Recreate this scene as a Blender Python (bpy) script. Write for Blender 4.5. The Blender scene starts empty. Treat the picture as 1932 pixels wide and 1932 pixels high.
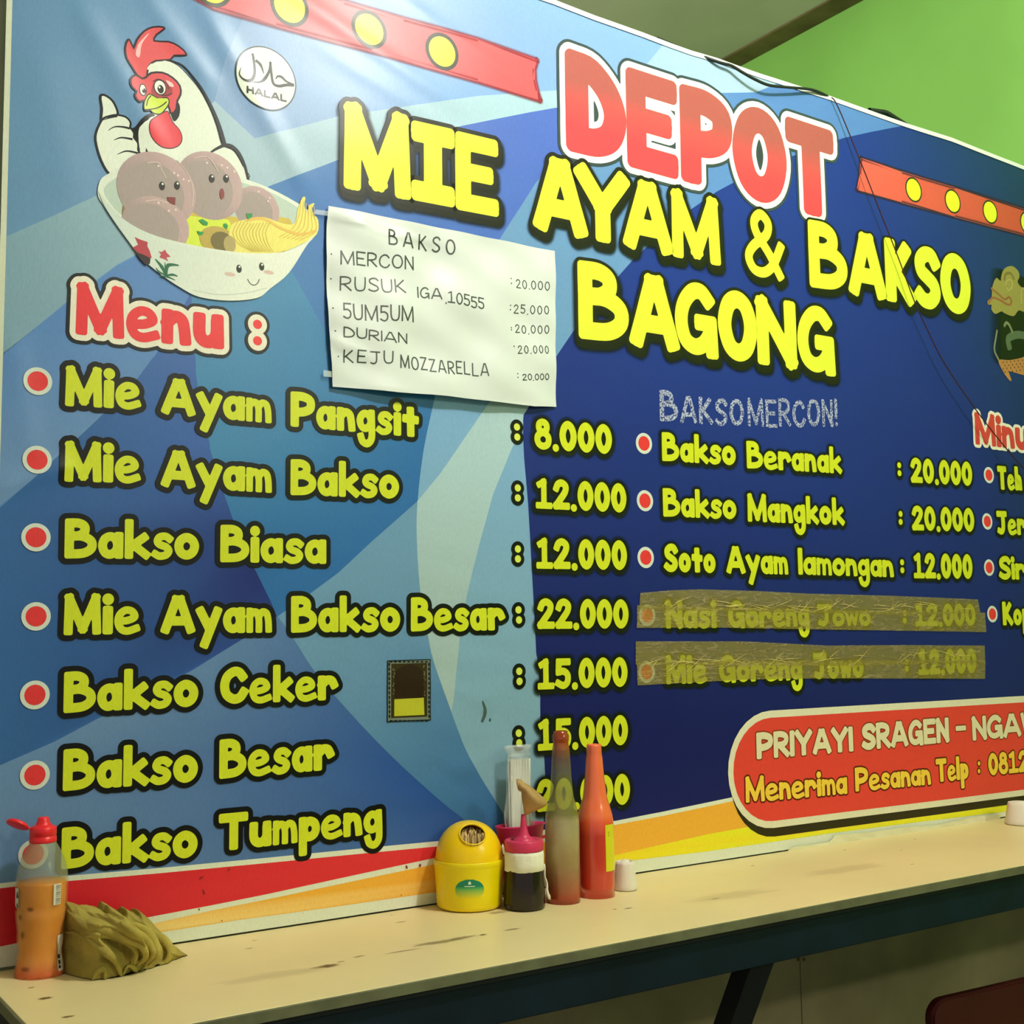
import bpy, bmesh, math, random
import numpy as np
from mathutils import Vector, Matrix, Euler
from mathutils.geometry import tessellate_polygon
random.seed(7)
SC = bpy.context.scene
# ------------------------------------------------------------------ camera
F = 2358.24; CEN = 966.0
CAM = np.array([0.0, -1.84309, 1.19793]); ROT = (1.66704, 0.01283, -0.59239)
cd = bpy.data.cameras.new('camera'); cam = bpy.data.objects.new('camera', cd)
SC.collection.objects.link(cam); cam.location = CAM; cam.rotation_euler = ROT
cd.sensor_width = 36.0; cd.lens = F/1932*36; cd.clip_start = 0.05
SC.camera = cam
SC.view_settings.view_transform = 'Standard'; SC.view_settings.look = 'None'
SC.view_settings.gamma = 1.0; SC.view_settings.use_curve_mapping = False
SC.view_settings.exposure = 0.0
try: SC.cycles.transparent_max_bounces = 24
except Exception: pass
# ------------------------------------------------------------------ light
W = bpy.data.worlds.new('world'); SC.world = W; W.use_nodes = True
bg = W.node_tree.nodes['Background']; bg.inputs[0].default_value = (1.0, 0.98, 0.90, 1); bg.inputs[1].default_value = 0.42
def lamp(name, loc, power, col, r):
    l = bpy.data.lights.new(name, 'POINT'); l.energy = power; l.color = col; l.shadow_soft_size = r
    o = bpy.data.objects.new(name, l); SC.collection.objects.link(o); o.location = loc; return o
lamp('ceiling_lamp', (1.55, -1.30, 2.93), 104, (1.0, 0.98, 0.95), 0.07)
lamp('room_lamp', (2.35, -4.2, 2.85), 98, (1.0, 0.94, 0.82), 0.10)
lamp('back_room_fill', (0.9, 1.7, 2.2), 60, (1.0, 0.96, 0.86), 0.10)  # added fill behind the partition, brightens the ceiling and green wall

# ------------------------------------------------------------------ helpers
RM = np.array(Euler(ROT, 'XYZ').to_matrix())
CT = 0.75                                     # counter height
def ray(u, v): return RM @ np.array([(u-CEN)/F, -(v-CEN)/F, -1.0])
def PW(u, v, y=0.0):                          # a place on the wall plane (x, z)
    d = ray(u, v); t = (y-CAM[1])/d[1]; q = CAM+t*d; return (q[0], q[2])
def PT(u, v, z=CT):                           # a place on the counter (x, y)
    d = ray(u, v); t = (z-CAM[2])/d[2]; q = CAM+t*d; return (q[0], q[1])
def PX(u, v, x):                              # on a plane of constant x
    d = ray(u, v); t = (x-CAM[0])/d[0]; q = CAM+t*d; return (q[1], q[2])
def depth(x, y, z): return -((np.array([x, y, z])-CAM) @ RM)[2]
def lin(c):
    r = []
    for v in c[:3]:
        v = v/255.0; r.append(v/12.92 if v <= .04045 else ((v+.055)/1.055)**2.4)
    return tuple(r)
def link(o, parent=None):
    SC.collection.objects.link(o)
    if parent is not None: o.parent = parent
    return o
def tag(o, label=None, cat=None, group=None, kind=None):
    if label: o['label'] = label
    if cat: o['category'] = cat
    if group: o['group'] = group
    if kind: o['kind'] = kind
    return o
def empty(name, loc=(0, 0, 0)):
    o = bpy.data.objects.new(name, None); o.empty_display_size = .02; o.location = loc; return link(o)
def mesh_obj(name, verts, faces, mat, parent=None, smooth=False, cols=None, loc=None):
    me = bpy.data.meshes.new(name); me.from_pydata([tuple(v) for v in verts], [], faces); me.update()
    if mat: me.materials.append(mat)
    if smooth: me.polygons.foreach_set('use_smooth', [True]*len(me.polygons))
    if cols is not None:
        a = me.color_attributes.new('Col', 'FLOAT_COLOR', 'POINT'); a.data.foreach_set('color', np.array(cols, dtype=np.float32).ravel())
    o = bpy.data.objects.new(name, me)
    if loc is not None: o.location = loc
    return link(o, parent)
def bm_obj(name, bm, mat, parent=None, smooth=False, loc=None):
    me = bpy.data.meshes.new(name); bm.to_mesh(me); bm.free()
    me.materials.append(mat)
    if smooth: me.polygons.foreach_set('use_smooth', [True]*len(me.polygons))
    o = bpy.data.objects.new(name, me)
    if loc is not None: o.location = loc
    return link(o, parent)
def box_bm(x0, x1, y0, y1, z0, z1, bev=0, bm=None, seg=2):
    b = bmesh.new()
    bmesh.ops.create_cube(b, size=1)
    for v in b.verts: v.co = Vector(((x0+x1)/2+v.co.x*(x1-x0), (y0+y1)/2+v.co.y*(y1-y0), (z0+z1)/2+v.co.z*(z1-z0)))
    if bev: bmesh.ops.bevel(b, geom=b.edges[:], offset=bev, segments=seg, affect='EDGES', profile=.5)
    return b
# ------------------------------------------------------------------ materials
def nodes(m): m.use_nodes = True; return m.node_tree.nodes, m.node_tree.links
def mat(name, col, rough=.5, spec=.5, noise=0, nscale=8, bump=0, bscale=200, trans=0, alpha=1, sss=0, col2=None, metal=0, ior=1.45):
    m = bpy.data.materials.new(name); n, l = nodes(m); p = n['Principled BSDF']
    c = lin(col); p.inputs['Base Color'].default_value = (*c, 1); p.inputs['Roughness'].default_value = rough
    p.inputs['Specular IOR Level'].default_value = spec; p.inputs['Metallic'].default_value = metal
    p.inputs['Transmission Weight'].default_value = trans; p.inputs['Alpha'].default_value = alpha; p.inputs['IOR'].default_value = ior
    if sss: p.inputs['Subsurface Weight'].default_value = sss; p.inputs['Subsurface Scale'].default_value = .01
    tc = n.new('ShaderNodeTexCoord')
    if noise:
        t = n.new('ShaderNodeTexNoise'); t.inputs['Scale'].default_value = nscale; t.inputs['Detail'].default_value = 6
        l.new(tc.outputs['Object'], t.inputs['Vector'])
        r = n.new('ShaderNodeValToRGB'); c2 = lin(col2) if col2 else tuple(x*(1-noise) for x in c)
        r.color_ramp.elements[0].position = .35; r.color_ramp.elements[1].position = .65
        r.color_ramp.elements[0].color = (*c2, 1); r.color_ramp.elements[1].color = (*c, 1)
        l.new(t.outputs['Fac'], r.inputs['Fac']); l.new(r.outputs['Color'], p.inputs['Base Color'])
    if bump:
        t = n.new('ShaderNodeTexNoise'); t.inputs['Scale'].default_value = bscale; t.inputs['Detail'].default_value = 4
        l.new(tc.outputs['Object'], t.inputs['Vector'])
        b = n.new('ShaderNodeBump'); b.inputs['Strength'].default_value = bump; b.inputs['Distance'].default_value = .002
        l.new(t.outputs['Fac'], b.inputs['Height']); l.new(b.outputs['Normal'], p.inputs['Normal'])
    return m
def vmat(name, rough=.4, spec=.5, alpha=False, weave=True, noise=0, trans=0, sss=0):
    m = bpy.data.materials.new(name); n, l = nodes(m); p = n['Principled BSDF']
    a = n.new('ShaderNodeAttribute'); a.attribute_name = 'Col'
    p.inputs['Roughness'].default_value = rough; p.inputs['Specular IOR Level'].default_value = spec
    p.inputs['Transmission Weight'].default_value = trans
    tc = n.new('ShaderNodeTexCoord')
    if weave:
        w = n.new('ShaderNodeTexNoise'); w.inputs['Scale'].default_value = 420; w.inputs['Detail'].default_value = 2
        mp = n.new('ShaderNodeMapping'); mp.inputs['Scale'].default_value = (1, 1, .3)
        l.new(tc.outputs['Object'], mp.inputs['Vector']); l.new(mp.outputs['Vector'], w.inputs['Vector'])
        mx = n.new('ShaderNodeMix'); mx.data_type = 'RGBA'; mx.blend_type = 'MULTIPLY'; mx.inputs['Factor'].default_value = .22
        g = n.new('ShaderNodeMapRange'); g.inputs[1].default_value = .3; g.inputs[2].default_value = .7; g.inputs[3].default_value = .75; g.inputs[4].default_value = 1.15
        l.new(w.outputs['Fac'], g.inputs['Value']); l.new(a.outputs['Color'], mx.inputs['A']); l.new(g.outputs['Result'], mx.inputs['B'])
        l.new(mx.outputs['Result'], p.inputs['Base Color'])
    else: l.new(a.outputs['Color'], p.inputs['Base Color'])
    if alpha: l.new(a.outputs['Alpha'], p.inputs['Alpha'])
    if sss: p.inputs['Subsurface Weight'].default_value = sss; p.inputs['Subsurface Scale'].default_value = .01
    return m
M_vinyl = vmat('printed_vinyl', .34, .26)
M_halo = vmat('printed_vinyl_soft_edge', .34, .26, alpha=True)
# ------------------------------------------------------------------ banner surface
RID = []
def ridge(a, b, s, amp):
    (x0, z0), (x1, z1) = PW(*a), PW(*b); RID.append((x0, z0, x1, z1, s, amp))
for a, b, s, amp in [((120, -40), (330, 330), .022, .0022), ((235, -60), (420, 190), .020, .0020), ((340, -60), (620, 430), .020, .0024),
                     ((60, 60), (150, 420), .03, .0012), ((480, -60), (900, 230), .018, .0016), ((700, -40), (1100, 240), .016, .0014),
                     ((-30, 930), (150, 870), .016, .0022), ((20, 600), (60, 900), .02, .0012), ((560, 60), (980, 330), .018, .0010),
                     ((800, 1480), (1030, 1380), .016, .0012), ((860, 1340), (1030, 1260), .016, .0009), ((790, 1430), (900, 1500), .014, -.0009),
                     ((560, 1480), (820, 1520), .018, .0010), ((1085, 500), (1200, 560), .02, .0008)]: ridge(a, b, s, amp)
def D(x, z):
    x = np.asarray(x, float); z = np.asarray(z, float)
    d = .0010*np.sin(6.3*(1.3*x+.6*z)+1.)*np.sin(6.3*(1.1*z-.5*x)) + .0005*np.sin(6.3*(2.9*x-1.7*z))*np.sin(6.3*(2.1*z+.8*x)+.6)
    wgt = np.exp(-((x-1.12)/.16)**2-((z-1.15)/.28)**2)
    d = d+.00035*wgt*np.sin(2*np.pi*(z+.25*x)/.062)
    wgt = np.exp(-((x-1.4)/.5)**2-((z-1.9)/.22)**2)
    d = d+.00025*wgt*np.sin(2*np.pi*(z+.1*x)/.075)
    for x0, z0, x1, z1, s, a in RID:
        L = math.hypot(x1-x0, z1-z0); tx, tz = (x1-x0)/L, (z1-z0)/L
        t = (x-x0)*tx+(z-z0)*tz; q = -(x-x0)*tz+(z-z0)*tx
        e = np.clip(np.minimum(t, L-t)/(.25*L), 0, 1); e = e*e*(3-2*e)
        d = d+a*e*np.exp(-(q/s)**2)
    return d+.002
def hexc(c):
    return (*lin(c), c[3]/255.0 if len(c) > 3 else 1.0)
OS = .5; GR = .013; EPS = 3.2e-5
def facet(fn, x, z):
    """value of fn on the sheet's triangular facets"""
    u, v = x/GR, z/GR; i, j = np.floor(u+1e-9), np.floor(v+1e-9); fu, fv = u-i, v-j
    up = fu+fv > 1
    a, b, c, d = fn(i*GR, j*GR), fn((i+1)*GR, j*GR), fn(i*GR, (j+1)*GR), fn((i+1)*GR, (j+1)*GR)
    return np.where(up, d+(1-fu)*(c-d)+(1-fv)*(b-d), a+fu*(b-a)+fv*(c-a))
class Print:
    """flat print laid on the banner: triangles in (x, z, offset) with a colour per vertex"""
    def __init__(s, L=.013): s.v = []; s.c = []; s.t = []; s.L = L; s.k = 0; s.g = []; s.n = 0; s.jit = False
    def _col(s, col, x, z): return col(x, z) if callable(col) else col
    def tri(s, a, b, c, off, ca, cb, cc):
        """cut the triangle along the sheet's own facets, so every print layer lies exactly parallel to the sheet"""
        if (b[0]-a[0])*(c[1]-a[1])-(b[1]-a[1])*(c[0]-a[0]) < 0: b, c, cb, cc = c, b, cc, cb
        s.n += 1
        if s.jit: s.k = (s.k+1) % 8; off = off+s.k*EPS
        u = (a[0]/GR, b[0]/GR, c[0]/GR); v = (a[1]/GR, b[1]/GR, c[1]/GR); w = (u[0]+v[0], u[1]+v[1], u[2]+v[2])
        if math.floor(min(u)+1e-6) >= max(u)-1-1e-6 and math.floor(min(v)+1e-6) >= max(v)-1-1e-6 and math.floor(min(w)+1e-6) >= max(w)-1-1e-6:
            n = len(s.v); s.v += [(a[0], a[1], off), (b[0], b[1], off), (c[0], c[1], off)]; s.c += [ca, cb, cc]; s.g += [s.n]*3; s.t.append((n, n+1, n+2)); return
        polys = [[(a[0]/GR, a[1]/GR, *ca), (b[0]/GR, b[1]/GR, *cb), (c[0]/GR, c[1]/GR, *cc)]]
        for f in (0, 1, 2):
            out = []
            for P in polys:
                h = [p[0] if f == 0 else p[1] if f == 1 else p[0]+p[1] for p in P]; lo, hi = min(h), max(h); k = math.floor(lo+1e-7)+1
                while k < hi-1e-7:
                    A, B = [], []; n = len(P)
                    for i in range(n):
                        p, q, hp, hq = P[i], P[(i+1) % n], h[i]-k, h[(i+1) % n]-k
                        if hp <= 0: A.append(p)
                        if hp >= 0: B.append(p)
                        if (hp < 0 < hq) or (hq < 0 < hp):
                            t = hp/(hp-hq); m = tuple(u+(w-u)*t for u, w in zip(p, q)); A.append(m); B.append(m)
                    if len(A) > 2: out.append(A)
                    P = B; h = [p[0] if f == 0 else p[1] if f == 1 else p[0]+p[1] for p in P]; k += 1
                    if len(P) < 3: break
                if len(P) > 2: out.append(P)
            polys = out
        for P in polys:
            n = len(s.v)
            for p in P: s.v.append((p[0]*GR, p[1]*GR, off)); s.c.append(tuple(p[2:])); s.g.append(s.n)
            for i in range(1, len(P)-1): s.t.append((n, n+i, n+i+1))
    def poly(s, pts, off, col):
        if not callable(col): cc = hexc(col); col = lambda x, z: cc
        for t in tessellate_polygon([[Vector((p[0], p[1], 0)) for p in pts]]):
            a, b, c = (pts[i] for i in t)
            s.tri(a, b, c, off, col(*a), col(*b), col(*c))
    def stroke(s, *a, **k):
        s.jit = True; s._stroke(*a, **k); s.jit = False
    def _stroke(s, pts, w, off, col, cap=True, soft=0, closed=False):
        """pts world (x,z); w half width or list; soft: extra width over which alpha fades to 0"""
        if not callable(col): cc = hexc(col); col = lambda x, z: cc
        n = len(pts); ws = list(w) if isinstance(w, (list, tuple)) else [w]*n
        if closed: pts = list(pts)+[pts[0]]; ws.append(ws[0]); n += 1
        def nrm(a, b):
            dx, dz = b[0]-a[0], b[1]-a[1]; L = math.hypot(dx, dz) or 1e-9; return dx/L, dz/L
        segs = [nrm(pts[i], pts[i+1]) for i in range(n-1)]
        def disc(p, r):
            K = 14; c0 = col(*p)
            for k in range(K):
                a0, a1 = 2*math.pi*k/K, 2*math.pi*(k+1)/K
                u0, u1 = (math.cos(a0), math.sin(a0)), (math.cos(a1), math.sin(a1))
                q0, q1 = (p[0]+r*u0[0], p[1]+r*u0[1]), (p[0]+r*u1[0], p[1]+r*u1[1])
                s.tri(p, q0, q1, off, c0, col(*q0), col(*q1))
                if soft:
                    r2 = r+soft; h0, h1 = (p[0]+r2*u0[0], p[1]+r2*u0[1]), (p[0]+r2*u1[0], p[1]+r2*u1[1])
                    z = lambda c: (*c[:3], 0.0)
                    s.tri(q0, h0, h1, off, col(*q0), z(col(*h0)), z(col(*h1))); s.tri(q0, h1, q1, off, col(*q0), z(col(*h1)), col(*q1))
        if n == 1: disc(pts[0], ws[0]); return
        rows = []
        for i in range(n):
            if i == 0: t = segs[0] if not closed else None
            elif i == n-1: t = segs[-1] if not closed else None
            else: t = None
            if t is None:
                a, b = segs[i-1] if i > 0 else segs[-1], segs[i] if i < n-1 else segs[0]
                dot = a[0]*b[0]+a[1]*b[1]
                if dot < .75:
                    rows.append((pts[i], a, ws[i])); rows.append(None); disc(pts[i], ws[i]); rows.append((pts[i], b, ws[i])); continue
                tx, tz = a[0]+b[0], a[1]+b[1]; L = math.hypot(tx, tz); t = (tx/L, tz/L)
            rows.append((pts[i], t, ws[i]))
        if cap and not closed:
            for end in (0, -1):
                p, t, w0 = rows[end]; sg = -1 if end == 0 else 1
                ex = []
                for e, f in ((.5, 1.0), (.78, .90), (.93, .68), (1.0, .40)): ex.append(((p[0]+sg*t[0]*w0*e, p[1]+sg*t[1]*w0*e), t, w0*f))
                if end == 0: rows = ex[::-1]+rows
                else: rows = rows+ex
        for i in range(len(rows)-1):
            if rows[i] is None or rows[i+1] is None: continue
            (p0, t0, w0), (p1, t1, w1) = rows[i], rows[i+1]
            if abs(p0[0]-p1[0])+abs(p0[1]-p1[1]) < 1e-9: continue
            def off_(p, t, d): return (p[0]-t[1]*d, p[1]+t[0]*d)
            l0, r0, l1, r1 = off_(p0, t0, w0), off_(p0, t0, -w0), off_(p1, t1, w1), off_(p1, t1, -w1)
            cs = [col(*q) for q in (l0, r0, l1, r1)]
            s.tri(l0, r0, r1, off, cs[0], cs[1], cs[3]); s.tri(l0, r1, l1, off, cs[0], cs[3], cs[2])
            if soft:
                for sg, q0, q1 in ((1, l0, l1), (-1, r0, r1)):
                    h0, h1 = off_(p0, t0, sg*(w0+soft)), off_(p1, t1, sg*(w1+soft))
                    c0, c1 = col(*q0), col(*q1); z0, z1 = (*c0[:3], 0.0), (*c1[:3], 0.0)
                    s.tri(q0, h0, h1, off, c0, z0, z1); s.tri(q0, h1, q1, off, c0, z1, c1)
    def ellipse(s, c, rx, rz, off, col, K=28, rot=0):
        cr, sr = math.cos(rot), math.sin(rot); P = []
        for k in range(K):
            a = 2*math.pi*k/K; u, v = rx*math.cos(a), rz*math.sin(a); P.append((c[0]+u*cr-v*sr, c[1]+u*sr+v*cr))
        s.poly(P, off, col)
    def build(s, name, parent, m=None, extra=None):
        v = np.array(s.v); base = (lambda x, z: D(x, z)+extra(x, z)) if extra is not None else D
        y = -(facet(base, v[:, 0], v[:, 1])+v[:, 2]*OS)
        co = np.stack([v[:, 0], y, v[:, 1]], 1); h = 5e-4
        fn = (lambda x, z: D(x, z)+(extra(x, z) if extra is not None else 0))
        gx = (fn(v[:, 0]+h, v[:, 1])-fn(v[:, 0]-h, v[:, 1]))/(2*h); gz = (fn(v[:, 0], v[:, 1]+h)-fn(v[:, 0], v[:, 1]-h))/(2*h)
        nr = np.stack([-gx, -np.ones(len(gx)), -gz], 1); nr /= np.linalg.norm(nr, axis=1)[:, None]
        key = np.round(np.concatenate([v*[1, 1, 10], np.array(s.c)*.01, np.array(s.g)[:, None]], 1), 6); _, idx, inv = np.unique(key, axis=0, return_index=True, return_inverse=True)
        inv = inv.ravel(); tr = inv[np.array(s.t)]
        tr = tr[(tr[:, 0] != tr[:, 1]) & (tr[:, 1] != tr[:, 2]) & (tr[:, 0] != tr[:, 2])]; ks = np.sort(tr, axis=1); _, ui = np.unique(ks, axis=0, return_index=True); tr = tr[np.sort(ui)]
        me = bpy.data.meshes.new(name); me.from_pydata(co[idx].tolist(), [], tr.tolist()); me.update()
        me.materials.append(m or M_vinyl)
        a = me.color_attributes.new('Col', 'FLOAT_COLOR', 'POINT'); a.data.foreach_set('color', np.array(s.c, dtype=np.float32)[idx].ravel())
        me.polygons.foreach_set('use_smooth', [True]*len(me.polygons))
        me.normals_split_custom_set_from_vertices(nr[idx].tolist())
        me.validate()
        return link(bpy.data.objects.new(name, me), parent)
def P2(pts): return [PW(*p) for p in pts]
def Z(pts, ox, oy, sc): return [PW(ox+x/sc, oy+y/sc) for x, y in pts]
def smooth(pts, n=6, closed=False):
    P = [np.array(p, float) for p in pts]; out = []; N = len(P)
    rng = range(N if closed else N-1)
    for i in rng:
        if closed: p0, p1, p2, p3 = P[i-1], P[i], P[(i+1) % N], P[(i+2) % N]
        else: p0, p1, p2, p3 = P[max(i-1, 0)], P[i], P[i+1], P[min(i+2, N-1)]
        for k in range(n):
            t = k/n; out.append(tuple(.5*((2*p1)+(-p0+p2)*t+(2*p0-5*p1+4*p2-p3)*t*t+(-p0+3*p1-3*p2+p3)*t**3)))
    if not closed: out.append(tuple(P[-1]))
    return out
# ------------------------------------------------------------------ hand-drawn letter shapes (skeletons, cap height 1)
S = 'S'
G = {
'A': [[(.13,.125),(.355,.86)],[(.355,.86),(.445,.86)],[(.445,.86),(.67,.125)],[(.25,.33),(.55,.33)]],
'B': [[(.125,.125),(.125,.875)],(S,[(.125,.875),(.3,.875),(.41,.8),(.41,.66),(.3,.57),(.125,.56)]),(S,[(.125,.55),(.36,.56),(.54,.45),(.55,.27),(.4,.15),(.125,.125)])],
'C': [(S,[(.55,.73),(.46,.85),(.33,.86),(.18,.72),(.125,.48),(.18,.25),(.34,.13),(.49,.17),(.58,.31)])],
'D': [[(.125,.125),(.125,.875)],(S,[(.125,.875),(.3,.85),(.48,.68),(.56,.45),(.5,.24),(.34,.14),(.125,.125)])],
'E': [[(.125,.125),(.125,.875)],[(.125,.875),(.5,.875)],[(.125,.51),(.43,.51)],[(.125,.125),(.5,.125)]],
'G': [(S,[(.54,.77),(.44,.87),(.3,.85),(.17,.68),(.125,.45),(.18,.22),(.32,.13),(.46,.18),(.56,.32)]),[(.58,.46),(.59,.1)],[(.42,.46),(.58,.46)]],
'H': [[(.125,.125),(.125,.875)],[(.55,.125),(.55,.875)],[(.125,.5),(.55,.5)]],
'I': [[(.125,.125),(.125,.875)]],
'1I': [[(.125,.86),(.5,.86)],[(.31,.86),(.31,.14)],[(.125,.14),(.5,.14)]],
'J': [[(.11,.875),(.52,.875)],(S,[(.38,.87),(.39,.5),(.37,.25),(.27,.13),(.13,.17)])],
'K': [[(.125,.125),(.125,.875)],[(.48,.85),(.18,.46)],[(.2,.52),(.55,.125)]],
'L': [[(.125,.875),(.125,.125)],[(.125,.125),(.5,.125)]],
'M': [[(.125,.125),(.135,.875)],[(.135,.875),(.42,.17)],[(.42,.17),(.68,.875)],[(.68,.875),(.71,.125)]],
'N': [[(.125,.125),(.125,.875)],[(.125,.875),(.52,.125)],[(.52,.125),(.52,.875)]],
'O': [(S+'c',[(.36,.875),(.2,.78),(.125,.5),(.2,.22),(.36,.125),(.52,.22),(.595,.5),(.52,.78)])],
'P': [[(.125,.125),(.125,.875)],(S,[(.125,.875),(.34,.875),(.52,.78),(.52,.56),(.36,.45),(.125,.42)])],
'R': [[(.125,.125),(.125,.875)],(S,[(.125,.875),(.34,.875),(.5,.78),(.49,.58),(.34,.49),(.125,.46)]),[(.26,.47),(.54,.125)]],
'S': [(S,[(.5,.77),(.42,.87),(.27,.87),(.15,.76),(.17,.6),(.32,.5),(.46,.4),(.49,.25),(.37,.13),(.22,.13),(.12,.2)])],
'T': [[(.125,.875),(.6,.875)],[(.37,.875),(.37,.125)]],
'U': [(S,[(.125,.875),(.13,.4),(.2,.17),(.34,.12),(.48,.19),(.53,.4),(.54,.875)])],
'W': [[(.125,.875),(.24,.14)],[(.24,.14),(.42,.75)],[(.42,.75),(.58,.14)],[(.58,.14),(.7,.875)]],
'Y': [[(.125,.875),(.36,.47)],[(.6,.875),(.36,.47)],[(.36,.47),(.36,.125)]],
'Z': [[(.125,.875),(.52,.875)],[(.52,.875),(.125,.125)],[(.125,.125),(.54,.125)]],
'&': [(S,[(.56,.125),(.42,.38),(.25,.62),(.22,.78),(.31,.88),(.41,.78),(.38,.62),(.2,.45),(.13,.3),(.2,.15),(.34,.13),(.47,.25),(.58,.5)])],
'-': [[(.1,.45),(.3,.45)]], '.': [[(.1,.08)]], '!': [[(.125,.35),(.125,.875)],[(.125,.12)]],
'a': [(S+'c',[(.28,.565),(.17,.5),(.125,.34),(.17,.18),(.27,.125),(.38,.2),(.42,.34),(.38,.5)]),[(.45,.575),(.45,.125)]],
'b': [[(.125,.9),(.125,.125)]],
'e': [(S,[(.15,.34),(.33,.35),(.48,.43),(.42,.555),(.28,.58),(.16,.48),(.125,.32),(.19,.16),(.33,.11),(.52,.17)])],
'g': [(S+'c',[(.27,.57),(.17,.5),(.125,.36),(.17,.2),(.27,.15),(.38,.22),(.42,.36),(.38,.5)]),(S,[(.44,.59),(.45,.2),(.44,-.12),(.33,-.27),(.2,-.22),(.15,-.08)])],
'h': [[(.125,.9),(.125,.125)],(S,[(.125,.42),(.25,.55),(.38,.5),(.42,.3),(.43,.125)])],
'i': [[(.125,.575),(.125,.125)],[(.125,.86)]],
'k': [[(.125,.9),(.125,.125)],[(.43,.56),(.18,.33)],[(.2,.38),(.47,.125)]],
'l': [[(.125,.9),(.125,.125)]],
'm': [[(.125,.575),(.125,.125)],(S,[(.125,.45),(.22,.555),(.31,.52),(.34,.35),(.34,.125)]),(S,[(.34,.44),(.42,.555),(.52,.52),(.56,.35),(.57,.125)])],
'n': [[(.125,.575),(.125,.125)],(S,[(.125,.42),(.25,.555),(.37,.5),(.41,.33),(.43,.125)])],
'o': [(S+'c',[(.29,.575),(.17,.5),(.125,.35),(.17,.19),(.29,.12),(.41,.19),(.46,.35),(.41,.5)])],
'p': [[(.125,.575),(.13,-.26)],(S+'c',[(.29,.565),(.19,.5),(.15,.35),(.19,.19),(.29,.13),(.41,.2),(.45,.35),(.41,.5)])],
'r': [[(.125,.575),(.125,.125)],(S,[(.125,.43),(.25,.56),(.38,.55),(.44,.44)])],
's': [(S,[(.4,.53),(.32,.59),(.2,.57),(.15,.47),(.2,.39),(.33,.33),(.39,.24),(.33,.14),(.2,.11),(.11,.16)])],
't': [[(.24,.78),(.25,.125)],[(.11,.54),(.38,.52)]],
'u': [(S,[(.125,.575),(.13,.27),(.21,.14),(.33,.14),(.42,.27),(.43,.5)]),[(.44,.575),(.45,.125)]],
'w': [[(.125,.575),(.22,.14)],[(.22,.14),(.33,.5)],[(.33,.5),(.45,.14)],[(.45,.14),(.54,.575)]],
'y': [[(.125,.575),(.29,.2)],[(.5,.575),(.22,-.26)]],
'0': [(S+'c',[(.3,.875),(.18,.76),(.125,.5),(.18,.24),(.3,.125),(.42,.24),(.475,.5),(.42,.76)])],
'1': [[(.16,.78),(.31,.87)],[(.31,.87),(.31,.14)],[(.125,.13),(.5,.13)]],
'2': [(S,[(.14,.7),(.2,.83),(.33,.88),(.46,.77),(.43,.58),(.27,.34),(.13,.14)]),[(.13,.13),(.5,.13)]],
'5': [[(.47,.87),(.16,.87)],[(.16,.87),(.15,.55)],(S,[(.15,.55),(.33,.57),(.46,.44),(.44,.22),(.3,.12),(.13,.2)])],
'6': [(S,[(.45,.86),(.22,.74),(.125,.42),(.18,.18),(.32,.12),(.45,.24),(.42,.42),(.28,.48),(.16,.38)])],
'8': [(S+'c',[(.3,.88),(.19,.81),(.19,.65),(.3,.56),(.41,.65),(.41,.81)]),(S+'c',[(.3,.55),(.16,.46),(.125,.32),(.18,.18),(.3,.12),(.43,.18),(.475,.32),(.44,.46)])],
}
WK = {'M': .84, 'B': .9, 'm': .76, '&': .66, 'e': .73, 'a': .88, 's': .78, 'g': .86, 'n': .92, 'k': .88, 'o': .95, '0': 1.0, 'E': .9, 'w': .8, 'W': .85, 'A': .95, '2': .95, '5': .92, '8': .9, '1': .85, 'S': 1.0, 'y': .95, 'R': .9, 'N': .95, 'G': .9, '6': .85}
def glyph(ch):
    out = []
    for st in G[ch]:
        if isinstance(st, tuple): out.append((smooth(st[1], 5, 'c' in st[0]), 'c' in st[0]))
        else:
            if len(st) == 2:
                (a, b), (c, d) = st; out.append(([(a+(c-a)*k/5, b+(d-b)*k/5) for k in range(6)], False))
            else: out.append((st, False))
    return out
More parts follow.
